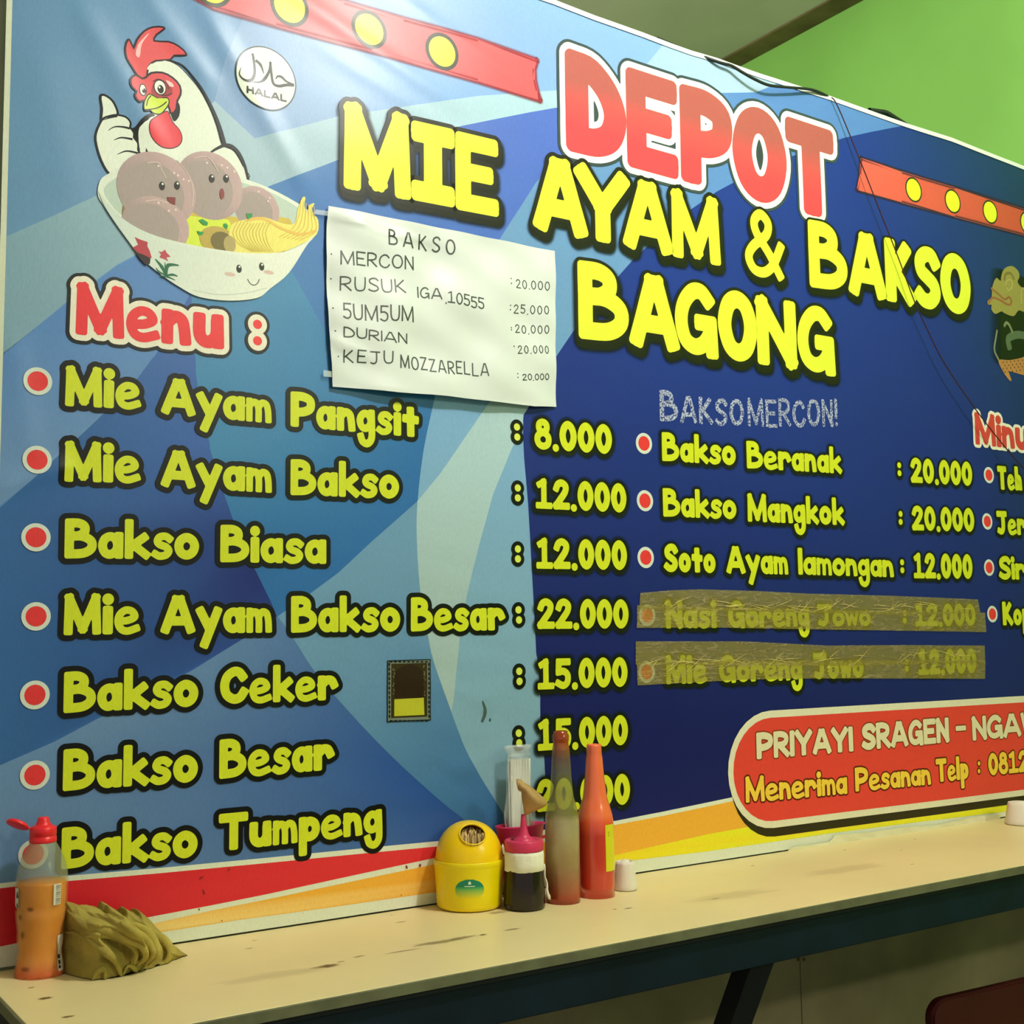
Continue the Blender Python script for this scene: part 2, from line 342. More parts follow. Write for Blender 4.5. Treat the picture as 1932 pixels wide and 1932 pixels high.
class Words:
    """collects the strokes of words, then prints them layer by layer"""
    def __init__(s): s.items = []
    def word(s, text, xl, yl, xr, yr, ytop, w=.127, gap=.03, wob=0.0, dot=None):
        (x0, z0), (x1, z1) = PW(xl, yl), PW(xr, yr); H = PW(xl, ytop)[1]-z0
        return s.place(text, x0, z0, x1, z1, H, w, gap, wob, dot)
    def place(s, text, x0, z0, x1, z1, H, w=.127, gap=.03, wob=0.0, dot=None):
        chars = text if isinstance(text, list) else list(text)
        gl = []
        for ch in chars:
            k = WK.get(ch, 1.0)*w if w > .06 else w
            g = glyph(ch); xs = [p[0] for st, _ in g for p in st]
            gl.append((g, min(xs), max(xs), k, ch))
        Wt = (x1-x0)/H; sk = sum(b-a for _, a, b, _, _ in gl)
        fix = sum((2*k if ch not in '.!i' or w < .06 else 2*k) for _, a, b, k, ch in gl)+gap*(len(gl)-1)
        sx = (Wt-fix)/max(sk, 1e-6) if sk > .01 else 1
        sx = max(sx, .25); u = 0; out = []; sl = (z1-z0)/(x1-x0)
        for g, a, b, k, ch in gl:
            dz = random.uniform(-wob, wob); rt = random.uniform(-wob, wob)
            for st, cl in g:
                q = []
                for (px, pz) in st:
                    vx = u+k+(px-a)*sx; vz = k+(pz-.125)*(1-2*k)/.75 + dz + rt*(px-.3)
                    q.append((x0+vx*H, z0+vx*H*sl+vz*H))
                kk = k*H
                if len(st) == 1: kk = (dot or (1.12 if ch == 'i' else 1.0))*w*H if w > .06 else k*H*1.2
                out.append((q, kk, cl))
            u += 2*k+(b-a)*sx+gap
        s.items += out; return s
    def dots(s, pts, r):
        for p in pts: s.items.append(([PW(*p)], r, False))
        return s
    def ink(s, pr, off, col, grow=0.0, soft=0.0, dz=0.0, dx=0.0, eps=0.0, sc=1.0):
        """distance field of all strokes -> one clean union, contoured at the wanted width"""
        if not callable(col): cc = hexc(col); col = lambda x, z: cc
        R = grow+soft; ws = [w for _, w, _ in s.items]
        h = min(.0020, max(.00115, 2*sum(ws)/len(ws)*.095))
        if soft: h = .0032
        P = np.array([p for q, _, _ in s.items for p in q]); m = max(ws)*1.5+R+3*h
        x0, z0 = P.min(0)-m; x1, z1 = P.max(0)+m; nx, nz = int((x1-x0)/h)+2, int((z1-z0)/h)+2
        xs, zs = x0+h*np.arange(nx), z0+h*np.arange(nz); Dm = np.full((nx, nz), 1.0)
        def win(ax, az, bx, bz, mm):
            i0, i1 = max(0, int((min(ax, bx)-mm-x0)/h)), min(nx, int((max(ax, bx)+mm-x0)/h)+2); j0, j1 = max(0, int((min(az, bz)-mm-z0)/h)), min(nz, int((max(az, bz)+mm-z0)/h)+2)
            return i0, i1, j0, j1, xs[i0:i1, None], zs[None, j0:j1]
        for q, w, cl in s.items:
            w = w*sc; n = len(q); mm = w*1.5+R+2*h
            if n == 1:
                i0, i1, j0, j1, X, Zg = win(*q[0], *q[0], mm); d = np.hypot(X-q[0][0], Zg-q[0][1])-w; Dm[i0:i1, j0:j1] = np.minimum(Dm[i0:i1, j0:j1], d); continue
            for i in range(n if cl else n-1):
                (ax, az), (bx, bz) = q[i], q[(i+1) % n]; L2 = (bx-ax)**2+(bz-az)**2+1e-14
                i0, i1, j0, j1, X, Zg = win(ax, az, bx, bz, mm); t = np.clip(((X-ax)*(bx-ax)+(Zg-az)*(bz-az))/L2, 0, 1)
                d = np.hypot(X-ax-t*(bx-ax), Zg-az-t*(bz-az))-w; Dm[i0:i1, j0:j1] = np.minimum(Dm[i0:i1, j0:j1], d)
            if not cl:
                for (ax, az), (bx, bz) in ((q[0], q[1]), (q[-1], q[-2])):
                    L = math.hypot(bx-ax, bz-az) or 1; tx, tz = (bx-ax)/L, (bz-az)/L; i0, i1, j0, j1, X, Zg = win(ax, az, ax, az, mm*1.1)
                    u = np.abs((X-ax)*tx+(Zg-az)*tz); v = np.abs(-(X-ax)*tz+(Zg-az)*tx); r = w*.45; qx, qz = u-(w*.97-r), v-(w-r)
                    d = np.hypot(np.maximum(qx, 0), np.maximum(qz, 0))+np.minimum(np.maximum(qx, qz), 0)-r; Dm[i0:i1, j0:j1] = np.minimum(Dm[i0:i1, j0:j1], d)
        V = Dm-R; ins = V < 0; c00, c10, c01, c11 = ins[:-1, :-1], ins[1:, :-1], ins[:-1, 1:], ins[1:, 1:]
        cnt = c00.astype(int)+c10+c01+c11; full = cnt == 4
        if soft:
            solid = full & (np.maximum(np.maximum(Dm[:-1, :-1], Dm[1:, :-1]), np.maximum(Dm[:-1, 1:], Dm[1:, 1:])) < grow)
        else: solid = full
        def colr(x, z, d):
            c = col(x, z)
            if soft: a_ = min(1, max(0, (R-d)/soft)); c = (*c[:3], c[3]*a_*a_*(3-2*a_))
            return c
        for j in range(nz-1):                   # strips of solid cells
            row_ = solid[:, j]; i = 0
            while i < nx-1:
                if not row_[i]: i += 1; continue
                k = i
                while k < nx-1 and row_[k] and k-i < 40: k += 1
                A, B, C_, E_ = (xs[i]+dx, zs[j]+dz), (xs[k]+dx, zs[j]+dz), (xs[k]+dx, zs[j+1]+dz), (xs[i]+dx, zs[j+1]+dz)
                ca, cb, c2, c3 = col(*A), col(*B), col(*C_), col(*E_); pr.tri(A, B, C_, off, ca, cb, c2); pr.tri(A, C_, E_, off, ca, c2, c3); i = k
        II, JJ = np.nonzero((cnt > 0) & ~solid)
        for i, j in zip(II.tolist(), JJ.tolist()):
            co = [(xs[i], zs[j], V[i, j]), (xs[i+1], zs[j], V[i+1, j]), (xs[i+1], zs[j+1], V[i+1, j+1]), (xs[i], zs[j+1], V[i, j+1])]
            for T in ((co[0], co[1], co[2]), (co[0], co[2], co[3])):
                out = []
                for a_ in range(3):
                    p, q = T[a_], T[(a_+1) % 3]
                    if p[2] < 0: out.append(p)
                    if (p[2] < 0) != (q[2] < 0): t = p[2]/(p[2]-q[2]); out.append((p[0]+(q[0]-p[0])*t, p[1]+(q[1]-p[1])*t, 0.0))
                if len(out) < 3: continue
                cs = [colr(p[0]+dx, p[1]+dz, p[2]+R) for p in out]; o = [(p[0]+dx, p[1]+dz) for p in out]
                for a_ in range(1, len(o)-1): pr.tri(o[0], o[a_], o[a_+1], off, cs[0], cs[a_], cs[a_+1])
# ------------------------------------------------------------------ room (structure)
M_green = mat('green_wall_paint', (142, 202, 96), .7, .3, noise=.12, nscale=2.5)
M_cream = mat('cream_wall_paint', (205, 205, 165), .75, .3, noise=.15, nscale=4)
M_panel = mat('dirty_wall_board', (166, 154, 116), .75, .3, noise=.3, nscale=5, bump=.2)
M_ceil = mat('ceiling_board', (196, 194, 172), .8, .3, noise=.2, nscale=2.0)
M_floor = mat('cement_floor', (110, 105, 90), .8, .3, noise=.3, nscale=6, bump=.3)
M_brown = mat('brown_ceiling_strip', (118, 104, 66), .7, .3, noise=.4, nscale=9)
XW = 2.93; ZC = 3.10
def struct(name, bm, m): return tag(bm_obj(name, bm, m), kind='structure')
struct('floor', box_bm(-2.5, XW+.1, -6, 3.1, -.1, 0), M_floor)
struct('ceiling', box_bm(-2.5, XW+.1, -6, 3.1, ZC, ZC+.1), M_ceil)
struct('wall_right', box_bm(XW, XW+.12, -6, 3.1, 0, ZC), M_green)
struct('wall_far', box_bm(-2.5, XW, 3.0, 3.1, 0, ZC), M_green)
wf = struct('wall_front', box_bm(-2.5, XW, .02, .10, 0, 2.30), M_cream)
sx = PW(1512, 1860, 0)[0]
for x0, x1 in ((-.25, sx-1.25), (sx-1.248, sx-.0012), (sx+.0012, XW-.002)):
    if x0 > x1: x0 = -.6
    bm_obj('wall_board', box_bm(x0, x1, .001, .0195, .0, .728, .0012), M_panel, wf)
for px in (1506, 1517):
    x, z = PW(px, 1810); b = bmesh.new(); bmesh.ops.create_cone(b, segments=10, radius1=.004, radius2=.003, depth=.002, cap_ends=True)
    bmesh.ops.rotate(b, verts=b.verts, matrix=Matrix.Rotation(math.pi/2, 3, 'X')); bmesh.ops.translate(b, verts=b.verts, vec=(x, .0, z))
    bm_obj('nail_head', b, M_brown, wf)
tr = struct('ceiling_strip', box_bm(XW-.085, XW, .12, 2.99, ZC-.006, ZC, .002), M_brown)  # thin brown strip along the ceiling edge
tr['label'] = 'brown strip where the ceiling meets the green wall'

# ------------------------------------------------------------------ banner
ban = empty('banner', (PW(966, 966)[0], 0, 1.5)); bpy.context.view_layer.update()
tag(ban, 'large printed vinyl food stall banner with blue background hanging above the counter', 'banner')
class _B: pass
def pr(): return Print()
BX = ban
def fin(o):                                   # keep world place while parenting to the banner's Empty
    o.matrix_parent_inverse = Matrix.Translation(ban.location).inverted(); return o
def bp(p, name, label=None, m=None, extra=None, parent=None):
    o = p.build(name, parent or ban, m, extra)
    if parent is None: fin(o)
    if label: o['label'] = label
    return o
XL, XR = PW(8, 120)[0], 2.905
top_px = [(1042, 0), (1120, 31), (1210, 63), (1262, 83), (1301, 97), (1350, 111), (1432, 140), (1491.5, 159), (1561, 181), (1654.6, 215), (1706, 233), (1794, 261), (1932, 316)]
top = P2(top_px); zt = top[0][1]
bot_px = [(1897, 1546), (1800, 1560), (1700, 1574), (1565, 1596), (1450, 1612), (1332, 1629), (1196, 1651), (1000, 1680), (823, 1705), (650, 1731), (500, 1753), (321, 1780)]
bot = P2(bot_px)
topl = [(XL, zt+.004), (XL+.3, zt+.002), (XL+.6, zt), (XL+.85, zt)]+top+[(XR, top[-1][1]-.002)]
botl = [(XR, .7545)]+[(x, max(z, .7525)) for x, z in bot]+[(XL, .7545)]
def grad(pa, pb, ca, cb):
    (x0, z0), (x1, z1) = PW(*pa), PW(*pb); dx, dz = x1-x0, z1-z0; L = dx*dx+dz*dz; a, b = hexc(ca), hexc(cb)
    def f(x, z):
        t = min(1, max(0, ((x-x0)*dx+(z-z0)*dz)/L)); t = t*t*(3-2*t); return tuple(u+(v-u)*t for u, v in zip(a, b))
    return f
# blue ground
def ground(x, z):
    t = min(1, max(0, (x-.36)/.9)); v = min(1, max(0, (z-.9)/1.3))
    a = np.array(hexc((72, 116, 178)))*(1-t)+np.array(hexc((40, 100, 178)))*t
    b = np.array(hexc((122, 170, 212)))
    return tuple(a*(1-v**1.5)+b*v**1.5)
p = pr(); outline = topl+botl[::1]
# strip-wise fill so colours vary smoothly
def sheet_fill(p, off, colf, nx=64, nz=48):
    tx = [a[0] for a in topl]; tz = [a[1] for a in topl]; bx = [a[0] for a in botl][::-1]; bz = [a[1] for a in botl][::-1]
    for i in range(nx):
        xa, xb = XL+(XR-XL)*i/nx, XL+(XR-XL)*(i+1)/nx
        for j in range(nz):
            q = []
            for x, jj in ((xa, j), (xb, j), (xb, j+1), (xa, j+1)):
                z0, z1 = np.interp(x, bx, bz), np.interp(x, tx, tz); q.append((x, z0+(z1-z0)*jj/nz))
            c = [colf(*k) for k in q]
            p.tri(q[0], q[1], q[2], off, c[0], c[1], c[2]); p.tri(q[0], q[2], q[3], off, c[0], c[2], c[3])
sheet_fill(p, 0, ground)
sheet = bp(p, 'vinyl_sheet')
# thickness and back of the sheet: a thin rim
p = pr(); WHT = (236, 240, 228)
p.stroke([(x, z-.005) for x, z in topl], .005, .0046, WHT, cap=False)
p.stroke([(XL+.004, zt), (XL+.004, .756)], .004, .0046, (214, 216, 190), cap=False)
bp(p, 'white_margin')
def patch(px, off, col, name='printed_shape', world=False, sm=False):
    q = px if world else P2(px)
    if sm: q = smooth(q, 5)
    q = [(min(max(x, XL+.0005), XR), z) for x, z in q]; q = [(x, min(z, np.interp(x, [a[0] for a in topl], [a[1] for a in topl])-.001)) for x, z in q]
    pp = pr(); pp.poly(q, off, col); return bp(pp, name)
SCV = smooth(P2([(360, 552), (362, 600), (368, 680), (371, 721), (394, 835), (398, 856), (437, 976), (479, 1073), (483, 1080), (522, 1159), (553, 1206), (586, 1258), (628, 1310), (706, 1395), (787, 1473), (874, 1546), (985, 1612)]), 3)
KCV = smooth(P2([(830, 700), (816, 764), (797.6, 851), (786, 951), (785, 1021), (792, 1116), (807.6, 1204), (817, 1247), (850, 1342), (886, 1432), (946, 1532), (985, 1605)]), 3)
NCV = smooth(P2([(1049, 672), (994.6, 771), (986, 792), (987.6, 867), (994.6, 951), (1004, 1119), (1010, 1231), (1012, 1240), (1018, 1313), (1018, 1354), (1025, 1428), (1027, 1500), (1020, 1600)]), 2)
VCV = P2([(1049, 672), (1079, 627), (1167, 519), (1193, 490), (1226, 460), (1290, 404), (1351, 362), (1377, 348), (1480, 300), (1590, 261), (1640, 250), (1706, 237)])
# 1 lighter field left of the bowl and above the diagonal
patch([(0, 452), (100, 408), (190, 366), (300, 330), (300, 470), (250, 484), (220, 500), (123, 572), (0, 674)], .0003, grad((0, 560), (250, 440), (126, 160, 178), (140, 172, 186)))
patch([(-8, 676), (123, 574), (220, 502), (250, 486), (300, 470), (360, 552), (292, 671), (259, 714), (187, 788), (152, 821), (60, 905), (-8, 960)], .0003, grad((100, 560), (100, 900), (84, 130, 190), (112, 146, 188)))
# dark centre field between the two curves
def dark_c(x, z):
    a, b = np.array(hexc((58, 98, 172))), np.array(hexc((26, 38, 112))); (cx, cz) = PW(470, 1090)
    t = math.exp(-((x-cx)/.14)**2-((z-cz)/.14)**2); c = np.array(hexc((54, 100, 158)))
    (lx, lz) = PW(120, 1150); k = min(1, max(0, (x-lx)/.22)); base = c*(1-k)+a*k
    return tuple(base*(1-t)+b*t)
i0 = 0; sc_up = [q for q in SCV if q[1] > PW(522, 1159)[1]]
patch(P2([(284, 680), (259, 714), (187, 788), (152, 821), (60, 905), (-8, 965), (-8, 1447), (100, 1400), (185, 1355), (359, 1266), (456, 1206), (522, 1163)])+sc_up[::-1]+P2([(292, 671)]), .0004, dark_c, world=True)
# lighter field below that diagonal, left of the S curve
sc_dn = [q for q in SCV if q[1] < PW(522, 1159)[1]]
patch(P2([(522, 1163), (456, 1206), (359, 1266), (185, 1355), (100, 1400), (-8, 1447), (-8, 1680), (500, 1632), (985, 1590)])+sc_dn[::-1], .0004, grad((200, 1500), (800, 1560), (104, 138, 180), (38, 78, 152)), world=True)
# right of the S curve up to the lens
patch(SCV+KCV[::-1]+P2([(830, 560), (640, 560), (600, 400), (505, 355), (480, 400), (400, 480), (360, 552)]), .0004, grad((560, 700), (700, 950), (66, 132, 178), (44, 104, 166)), world=True)
# lower right part of it is lighter
kk = [q for q in KCV if q[1] < PW(786, 945)[1]]; ss = [q for q in SCV if q[1] < PW(522, 1159)[1]]
patch(P2([(522, 1163), (588, 1117), (638, 1080), (700, 1022), (786, 946)])+kk+ss[::-1], .0007, grad((640, 1120), (900, 1560), (108, 150, 184), (60, 110, 160)), world=True)
# dark corner beneath the straws
# lens between K curve and navy edge
patch(KCV+NCV[::-1]+P2([(1049, 560), (830, 560)]), .0005, grad((930, 700), (930, 1500), (124, 168, 206), (128, 166, 186)), world=True)
MCV = P2([(1010, 775), (965, 845), (929, 932), (901, 1035), (881, 1119), (867, 1201), (855, 1318), (851, 1343)])
k2 = [q for q in KCV if PW(0, 0)[1] and PW(786, 946)[1] >= q[1] >= PW(850, 1340)[1]]
patch(P2([(912, 774), (870, 835), (830, 893), (786, 946)])+k2+MCV[::-1]+P2([(1002, 760), (925, 755)]), .0008, grad((900, 800), (860, 1300), (172, 200, 206), (162, 184, 184)), world=True)
# light diagonal band and the fields of the top
patch([(-8, 455), (100, 410), (190, 368), (300, 335), (404, 191), (424, 111), (458, 34), (458, -40), (-8, -40)], .0002, grad((60, 100), (380, 200), (100, 142, 178), (112, 150, 192)))
patch([(455, 40), (424, 111), (404, 191), (396, 225), (480, 262), (635, 221), (900, 182), (1047, 171), (1160, 172), (1230, 176), (1250, 87), (1042, -4), (1000, -40), (480, -40)], .0003, grad((480, 120), (1000, 80), (130, 160, 200), (130, 170, 222)))
patch([(404, 191), (300, 300), (300, 420), (501, 354), (635.5, 303), (872, 238), (1000, 212), (1047, 204), (1200, 190), (1230, 176), (1047, 171), (900, 182), (635, 221), (480, 262)], .0005, grad((420, 300), (1000, 195), (160, 186, 200), (168, 200, 214)))
patch([(300, 420), (501, 354), (635.5, 303), (872, 238), (1000, 212), (1047, 204), (1200, 190), (1140, 205), (1010, 345), (941, 452), (925, 600), (620, 640), (505, 430), (360, 552)], .0006, grad((560, 420), (980, 300), (62, 118, 178), (78, 108, 192)))
# right of the steep diagonal: light blue
patch(P2([(1250, 84), (1225, 114.5), (1010, 345), (941, 452), (880, 560), (880, 700), (1002, 757)])+VCV+P2([(1706, 231), (1561, 179), (1432, 138), (1262, 82)]), .0007, grad((960, 600), (1500, 220), (108, 152, 192), (86, 130, 192)), world=True)
patch([(1250, 84), (1225, 114.5), (1160, 184), (1300, 178), (1378, 176), (1425, 175), (1470, 156), (1432, 138), (1350, 110), (1262, 82)], .0010, grad((1230, 100), (1420, 170), (160, 190, 228), (168, 196, 214)))
# navy field
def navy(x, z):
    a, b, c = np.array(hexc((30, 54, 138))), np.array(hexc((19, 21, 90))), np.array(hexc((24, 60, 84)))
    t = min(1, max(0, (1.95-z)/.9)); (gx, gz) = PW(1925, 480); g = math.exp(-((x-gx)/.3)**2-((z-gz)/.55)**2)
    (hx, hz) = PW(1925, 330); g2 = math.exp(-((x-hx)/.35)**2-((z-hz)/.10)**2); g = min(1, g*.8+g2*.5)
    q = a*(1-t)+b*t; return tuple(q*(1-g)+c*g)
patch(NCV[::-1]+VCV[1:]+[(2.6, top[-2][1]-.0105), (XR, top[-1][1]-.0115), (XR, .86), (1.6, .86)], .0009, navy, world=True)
# bottom bands
w1 = P2([(-8, 1667), (127, 1652), (300, 1637), (500, 1618), (833, 1585.5), (1000, 1568), (1160, 1548.5), (1250, 1531), (1375, 1505), (1600, 1455), (1932, 1380)])
w1b = P2([(-8, 1676.5), (127, 1662), (300, 1647), (500, 1628), (833, 1595.5), (1000, 1578), (1160, 1556), (1250, 1539), (1375, 1512.5), (1600, 1463), (1932, 1388)])
patch(w1+[(XR, w1[-1][1]), (XR, .9), (XR, .7545)]+botl[1:], .0013, (222, 226, 204), 'white_band', world=True)
redb = P2([(1100, 1566), (1000, 1586), (823, 1617), (500, 1687), (400, 1707), (259, 1733.5), (130, 1758), (-8, 1787)])
patch(w1b[:6]+redb, .0016, grad((100, 1720), (800, 1600), (214, 34, 46), (222, 52, 56)), 'red_band', world=True)
def orange(x, z):
    a, b = np.array(hexc((238, 172, 56))), np.array(hexc((244, 224, 150))); t = min(1, max(0, (PW(500, 1560)[0]-x)/.3)); return tuple(a*(1-t)+b*t*.9+a*t*.1)
patch([(PW(150, 1775)[0], PW(150, 1775)[1])]+P2([(272, 1745), (400, 1717), (500, 1697), (823, 1629), (1000, 1594), (1160, 1556), (1250, 1539), (1375, 1512.5), (1600, 1463), (1932, 1388), (1932, 1470), (1700, 1520), (1420, 1563), (1332, 1577), (1163, 1614), (1000, 1648), (825, 1682), (640, 1709), (450, 1735), (305, 1758), (200, 1775)]), .0016, orange, 'orange_band', world=True)
patch([(1163, 1612), (1332, 1574), (1420, 1558), (1700, 1512), (1932, 1462), (1932, 1524), (1897, 1531), (1750, 1548), (1565, 1572), (1332, 1606), (1163, 1626), (1050, 1640)], .0019, grad((1300, 1560), (1310, 1600), (240, 214, 40), (232, 230, 40)), 'yellow_band')
# red pill with address
def pill(tl, bl, tr, br, lx, n=16):
    """left end rounded: points in px; tl..tr top edge, bl..br bottom edge, lx leftmost"""
    T, B, Lx = PW(*tl), PW(*bl), PW(*lx); cz = (T[1]+B[1])/2; cx = T[0]; P = []
    for k in range(n+1):
        a = math.pi/2+math.pi*k/n; P.append((cx+(cx-Lx[0])*math.cos(a), cz+(T[1]-B[1])/2*math.sin(a)+0))
    return P+[PW(*br), PW(*tr)]
ex = lambda q: [(min(x, XR-.0005), z) for x, z in q]
RX = 1962
patch(pill((1452, 1352), (1452, 1579), (RX, 1318), (RX, 1510), (1376, 1480)), .0022, (44, 36, 14), 'pill_drop_shade', world=True)
patch(pill((1450, 1340.5), (1448, 1563), (RX, 1311), (RX, 1496.5), (1371.5, 1456)), .0025, (226, 220, 190), 'pill_border', world=True)
patch(pill((1450, 1354), (1450, 1549.5), (RX, 1323), (RX, 1485.5), (1381.5, 1458)), .0028, (222, 66, 54), 'pill_ground', world=True)
# ribbons with lamp dots
def ribbon(pts, dots, cols, ro, ri, name):
    o = patch(pts, .0014, cols, name)
    e = Print(); q = P2(pts); e.stroke(q, .001, .0013, (*cols_edge, 255), cap=False, soft=.006, closed=True); bp(e, 'ribbon_soft_edge', m=M_halo)
    for d in dots:
        c = PW(*d); a = pr(); a.ellipse(c, ro, ro, .0017, (52, 50, 34)); a.ellipse(c, ri, ri, .0020, (232, 240, 50)); bp(a, 'ribbon_dot')
cols_edge = (150, 50, 60)
ribbon([(330, -22), (500, -34), (560, -18), (648, 4), (760, 36), (900, 75), (1013, 114), (1008, 132), (1009, 152), (1013, 172), (1019, 191.5), (900, 155), (700, 99), (520, 50), (400, 17)], [(397, -24), (545, 13.5), (695, 57), (832.7, 98.5)], (240, 92, 96), .0345, .0275, 'ribbon')
cols_edge = (60, 40, 60)
ribbon([(1622, 299), (1700, 324), (1800, 354), (1958, 404), (1958, 453), (1932, 445), (1800, 410), (1700, 383), (1614.5, 359.7), (1619.6, 328.7)], [(1722.6, 358.5), (1796, 380.4), (1866.3, 400.6), (1936, 421.5)], grad((1650, 330), (1900, 430), (232, 98, 84), (196, 84, 56)), .0305, .0262, 'ribbon')

# ------------------------------------------------------------------ lettering
YEL = (210, 218, 40); YEB = (228, 236, 62); BLK = (8, 7, 4); DOL = (26, 28, 8)
def row(name, words, label, go=.0078, fill=YEL, base=.0026, dark=BLK, halo=0, halo_g=.003, dots=None, dr=.006, dzh=-.002, dg=None):
    w = Words()
    for a in words: w.word(*a[:6], **(a[6] if len(a) > 6 else {}))
    if dots: w.dots(dots, dr)
    if halo:
        h = Print(.03); w.ink(h, base-.0002, (*DOL[:3], 235), grow=halo_g, soft=halo, dz=dzh, eps=6e-6); bp(h, 'lettering_halo', m=M_halo)
    p = pr()
    if go: w.ink(p, base, dark, grow=go)
    w.ink(p, base+.0004, fill)
    return bp(p, name, label)
ML = 'menu_line'
row(ML, [('Mie', 121.3, 767, 264.6, 773.5, 690), ('Ayam', 303.5, 781, 510.5, 800, 711), ('Pangsit', 545.9, 805.5, 788.5, 826.5, 738.5)], 'yellow lettering reading Mie Ayam Pangsit')
row(ML, [('Mie', 120, 909.5, 264, 912, 832), ('Ayam', 303, 918.5, 511, 931, 847), ('Bakso', 545.9, 934.5, 751, 941.5, 866.5)], 'yellow lettering reading Mie Ayam Bakso')
row(ML, [('Bakso', 120, 1054, 374.3, 1056, 978), ('Biasa', 414, 1061, 614, 1064.5, 990)], 'yellow lettering reading Bakso Biasa')
row(ML, [('Mie', 118.6, 1199, 263, 1196, 1120), ('Ayam', 302.3, 1196, 511.2, 1194, 1122), ('Bakso', 547, 1194, 754, 1191.5, 1124.5), ('Besar', 773.8, 1191.5, 951, 1189.5, 1127)], 'yellow lettering reading Mie Ayam Bakso Besar')
row(ML, [('Bakso', 118.2, 1345.5, 372.3, 1332.5, 1267.5), ('Ceker', 413, 1329, 636, 1320.5, 1258)], 'yellow lettering reading Bakso Ceker')
row(ML, [('Bakso', 117, 1492.5, 371.6, 1474.5, 1413.5), ('Besar', 411.6, 1469.5, 628.5, 1451.5, 1395)], 'yellow lettering reading Bakso Besar')
row(ML, [('Bakso', 114.3, 1640, 371, 1616, 1561.5), ('Tumpeng', 410.2, 1606.5, 720, 1571.5, 1535.5)], 'yellow lettering reading Bakso Tumpeng')
for dd in ([(973.7, 806), (974.2, 825)], [(974.6, 921), (974.6, 939.8)], [(975, 1036), (975, 1054.7)], [(976, 1150.7), (977, 1169.8)], [(977.4, 1266.4), (977.9, 1285.5)], [(976.7, 1383), (977, 1401.5)]):
    w = Words().dots(dd, .0066); p = pr(); w.ink(p, .0026, BLK, grow=.0072); w.ink(p, .003, (216, 226, 84)); bp(p, 'price_colon')
PR = 'price'
for a, n in ((('8.000', 1006.5, 847.5, 1153, 858, 789), '8.000'), (('12.000', 1008.3, 960, 1180.4, 968, 902), '12.000 in the second row'), (('12.000', 1009.4, 1073.5, 1181, 1076, 1014.5), '12.000 in the third row'),
             (('22.000', 1011.7, 1187, 1184.3, 1186, 1129), '22.000'), (('15.000', 1012.4, 1301.5, 1182.6, 1295.5, 1242.5), '15.000 in the fifth row'), (('15.000', 1012.4, 1417, 1183.8, 1405, 1357), '15.000 in the sixth row'), (('20.000', 1011, 1532, 1187.9, 1517, 1470.5), '20.000 behind the bottles')):
    row(PR, [a], 'yellow price '+n, go=.0034, halo=.009, halo_g=.004)
row(ML, [('Bakso', 1247.5, 870, 1386.6, 878.5, 815.5), ('Beranak', 1407, 884, 1586, 894.5, 832)], 'yellow lettering reading Bakso Beranak', go=.0018, halo=.008)
row(ML, [('Bakso', 1249.4, 975, 1388, 980, 921), ('Mangkok', 1409, 984.5, 1591, 991.5, 931)], 'yellow lettering reading Bakso Mangkok', go=.0018, halo=.008)
row(ML, [('Soto', 1251, 1079, 1349, 1081.5, 1025.5), ('Ayam', 1369.4, 1082, 1485, 1084.5, 1029.5), ('lamongan', 1504, 1084.5, 1685, 1089.5, 1034.5)], 'yellow lettering reading Soto Ayam lamongan', go=.0018, halo=.008)
row(ML, [('Nasi', 1254, 1186, 1350, 1185, 1132), ('Goreng', 1372, 1185, 1525.6, 1182, 1133), ('Jowo', 1541, 1182, 1641.5, 1181, 1140)], 'yellow lettering reading Nasi Goreng Jowo under tape', go=.0018, halo=.008)
row(ML, [('Mie', 1255, 1291, 1332, 1289, 1236), ('Goreng', 1354.6, 1288, 1511.6, 1283, 1236), ('Jowo', 1533, 1282, 1628, 1278, 1232)], 'yellow lettering reading Mie Goreng Jowo under tape', go=.0018, halo=.008)
for a, dd, n in ((('20.000', 1716.7, 911, 1832.9, 917.5, 863.5), [(1694.3, 878), (1694.8, 893)], '20.000 right of Bakso Beranak'), (('20.000', 1719, 1001, 1836.4, 1004, 954), [(1696.7, 969.8), (1697, 984.8)], '20.000 right of Bakso Mangkok'),
              (('12.000', 1722, 1091.5, 1832.9, 1092.5, 1043), [(1700, 1061), (1700.5, 1076)], '12.000 right of Soto Ayam lamongan'), (('12.000', 1725, 1182, 1839, 1181, 1138), [(1705, 1171), (1705, 1157)], '12.000 under the upper tape'), (('12.000', 1731, 1274, 1841, 1270, 1225), [(1709, 1262), (1709, 1249)], '12.000 under the lower tape')):
    row(PR, [a], 'yellow price '+n, go=.0016, halo=.007, dots=dd, dr=.0068)
row(ML, [('Teh', 1881, 924, 1927.4, 926, 879)], 'yellow lettering reading Teh', go=.0016, halo=.007)
row(ML, [('Jer', 1879, 1009, 1934, 1010, 964)], 'yellow lettering reading Jer', go=.0016, halo=.007)
row(ML, [('Sir', 1883, 1093.5, 1934, 1094, 1049)], 'yellow lettering reading Sir', go=.0016, halo=.007)
row(ML, [('Kop', 1889.8, 1180, 1943, 1179.5, 1135)], 'yellow lettering reading Kop', go=.0016, halo=.007)
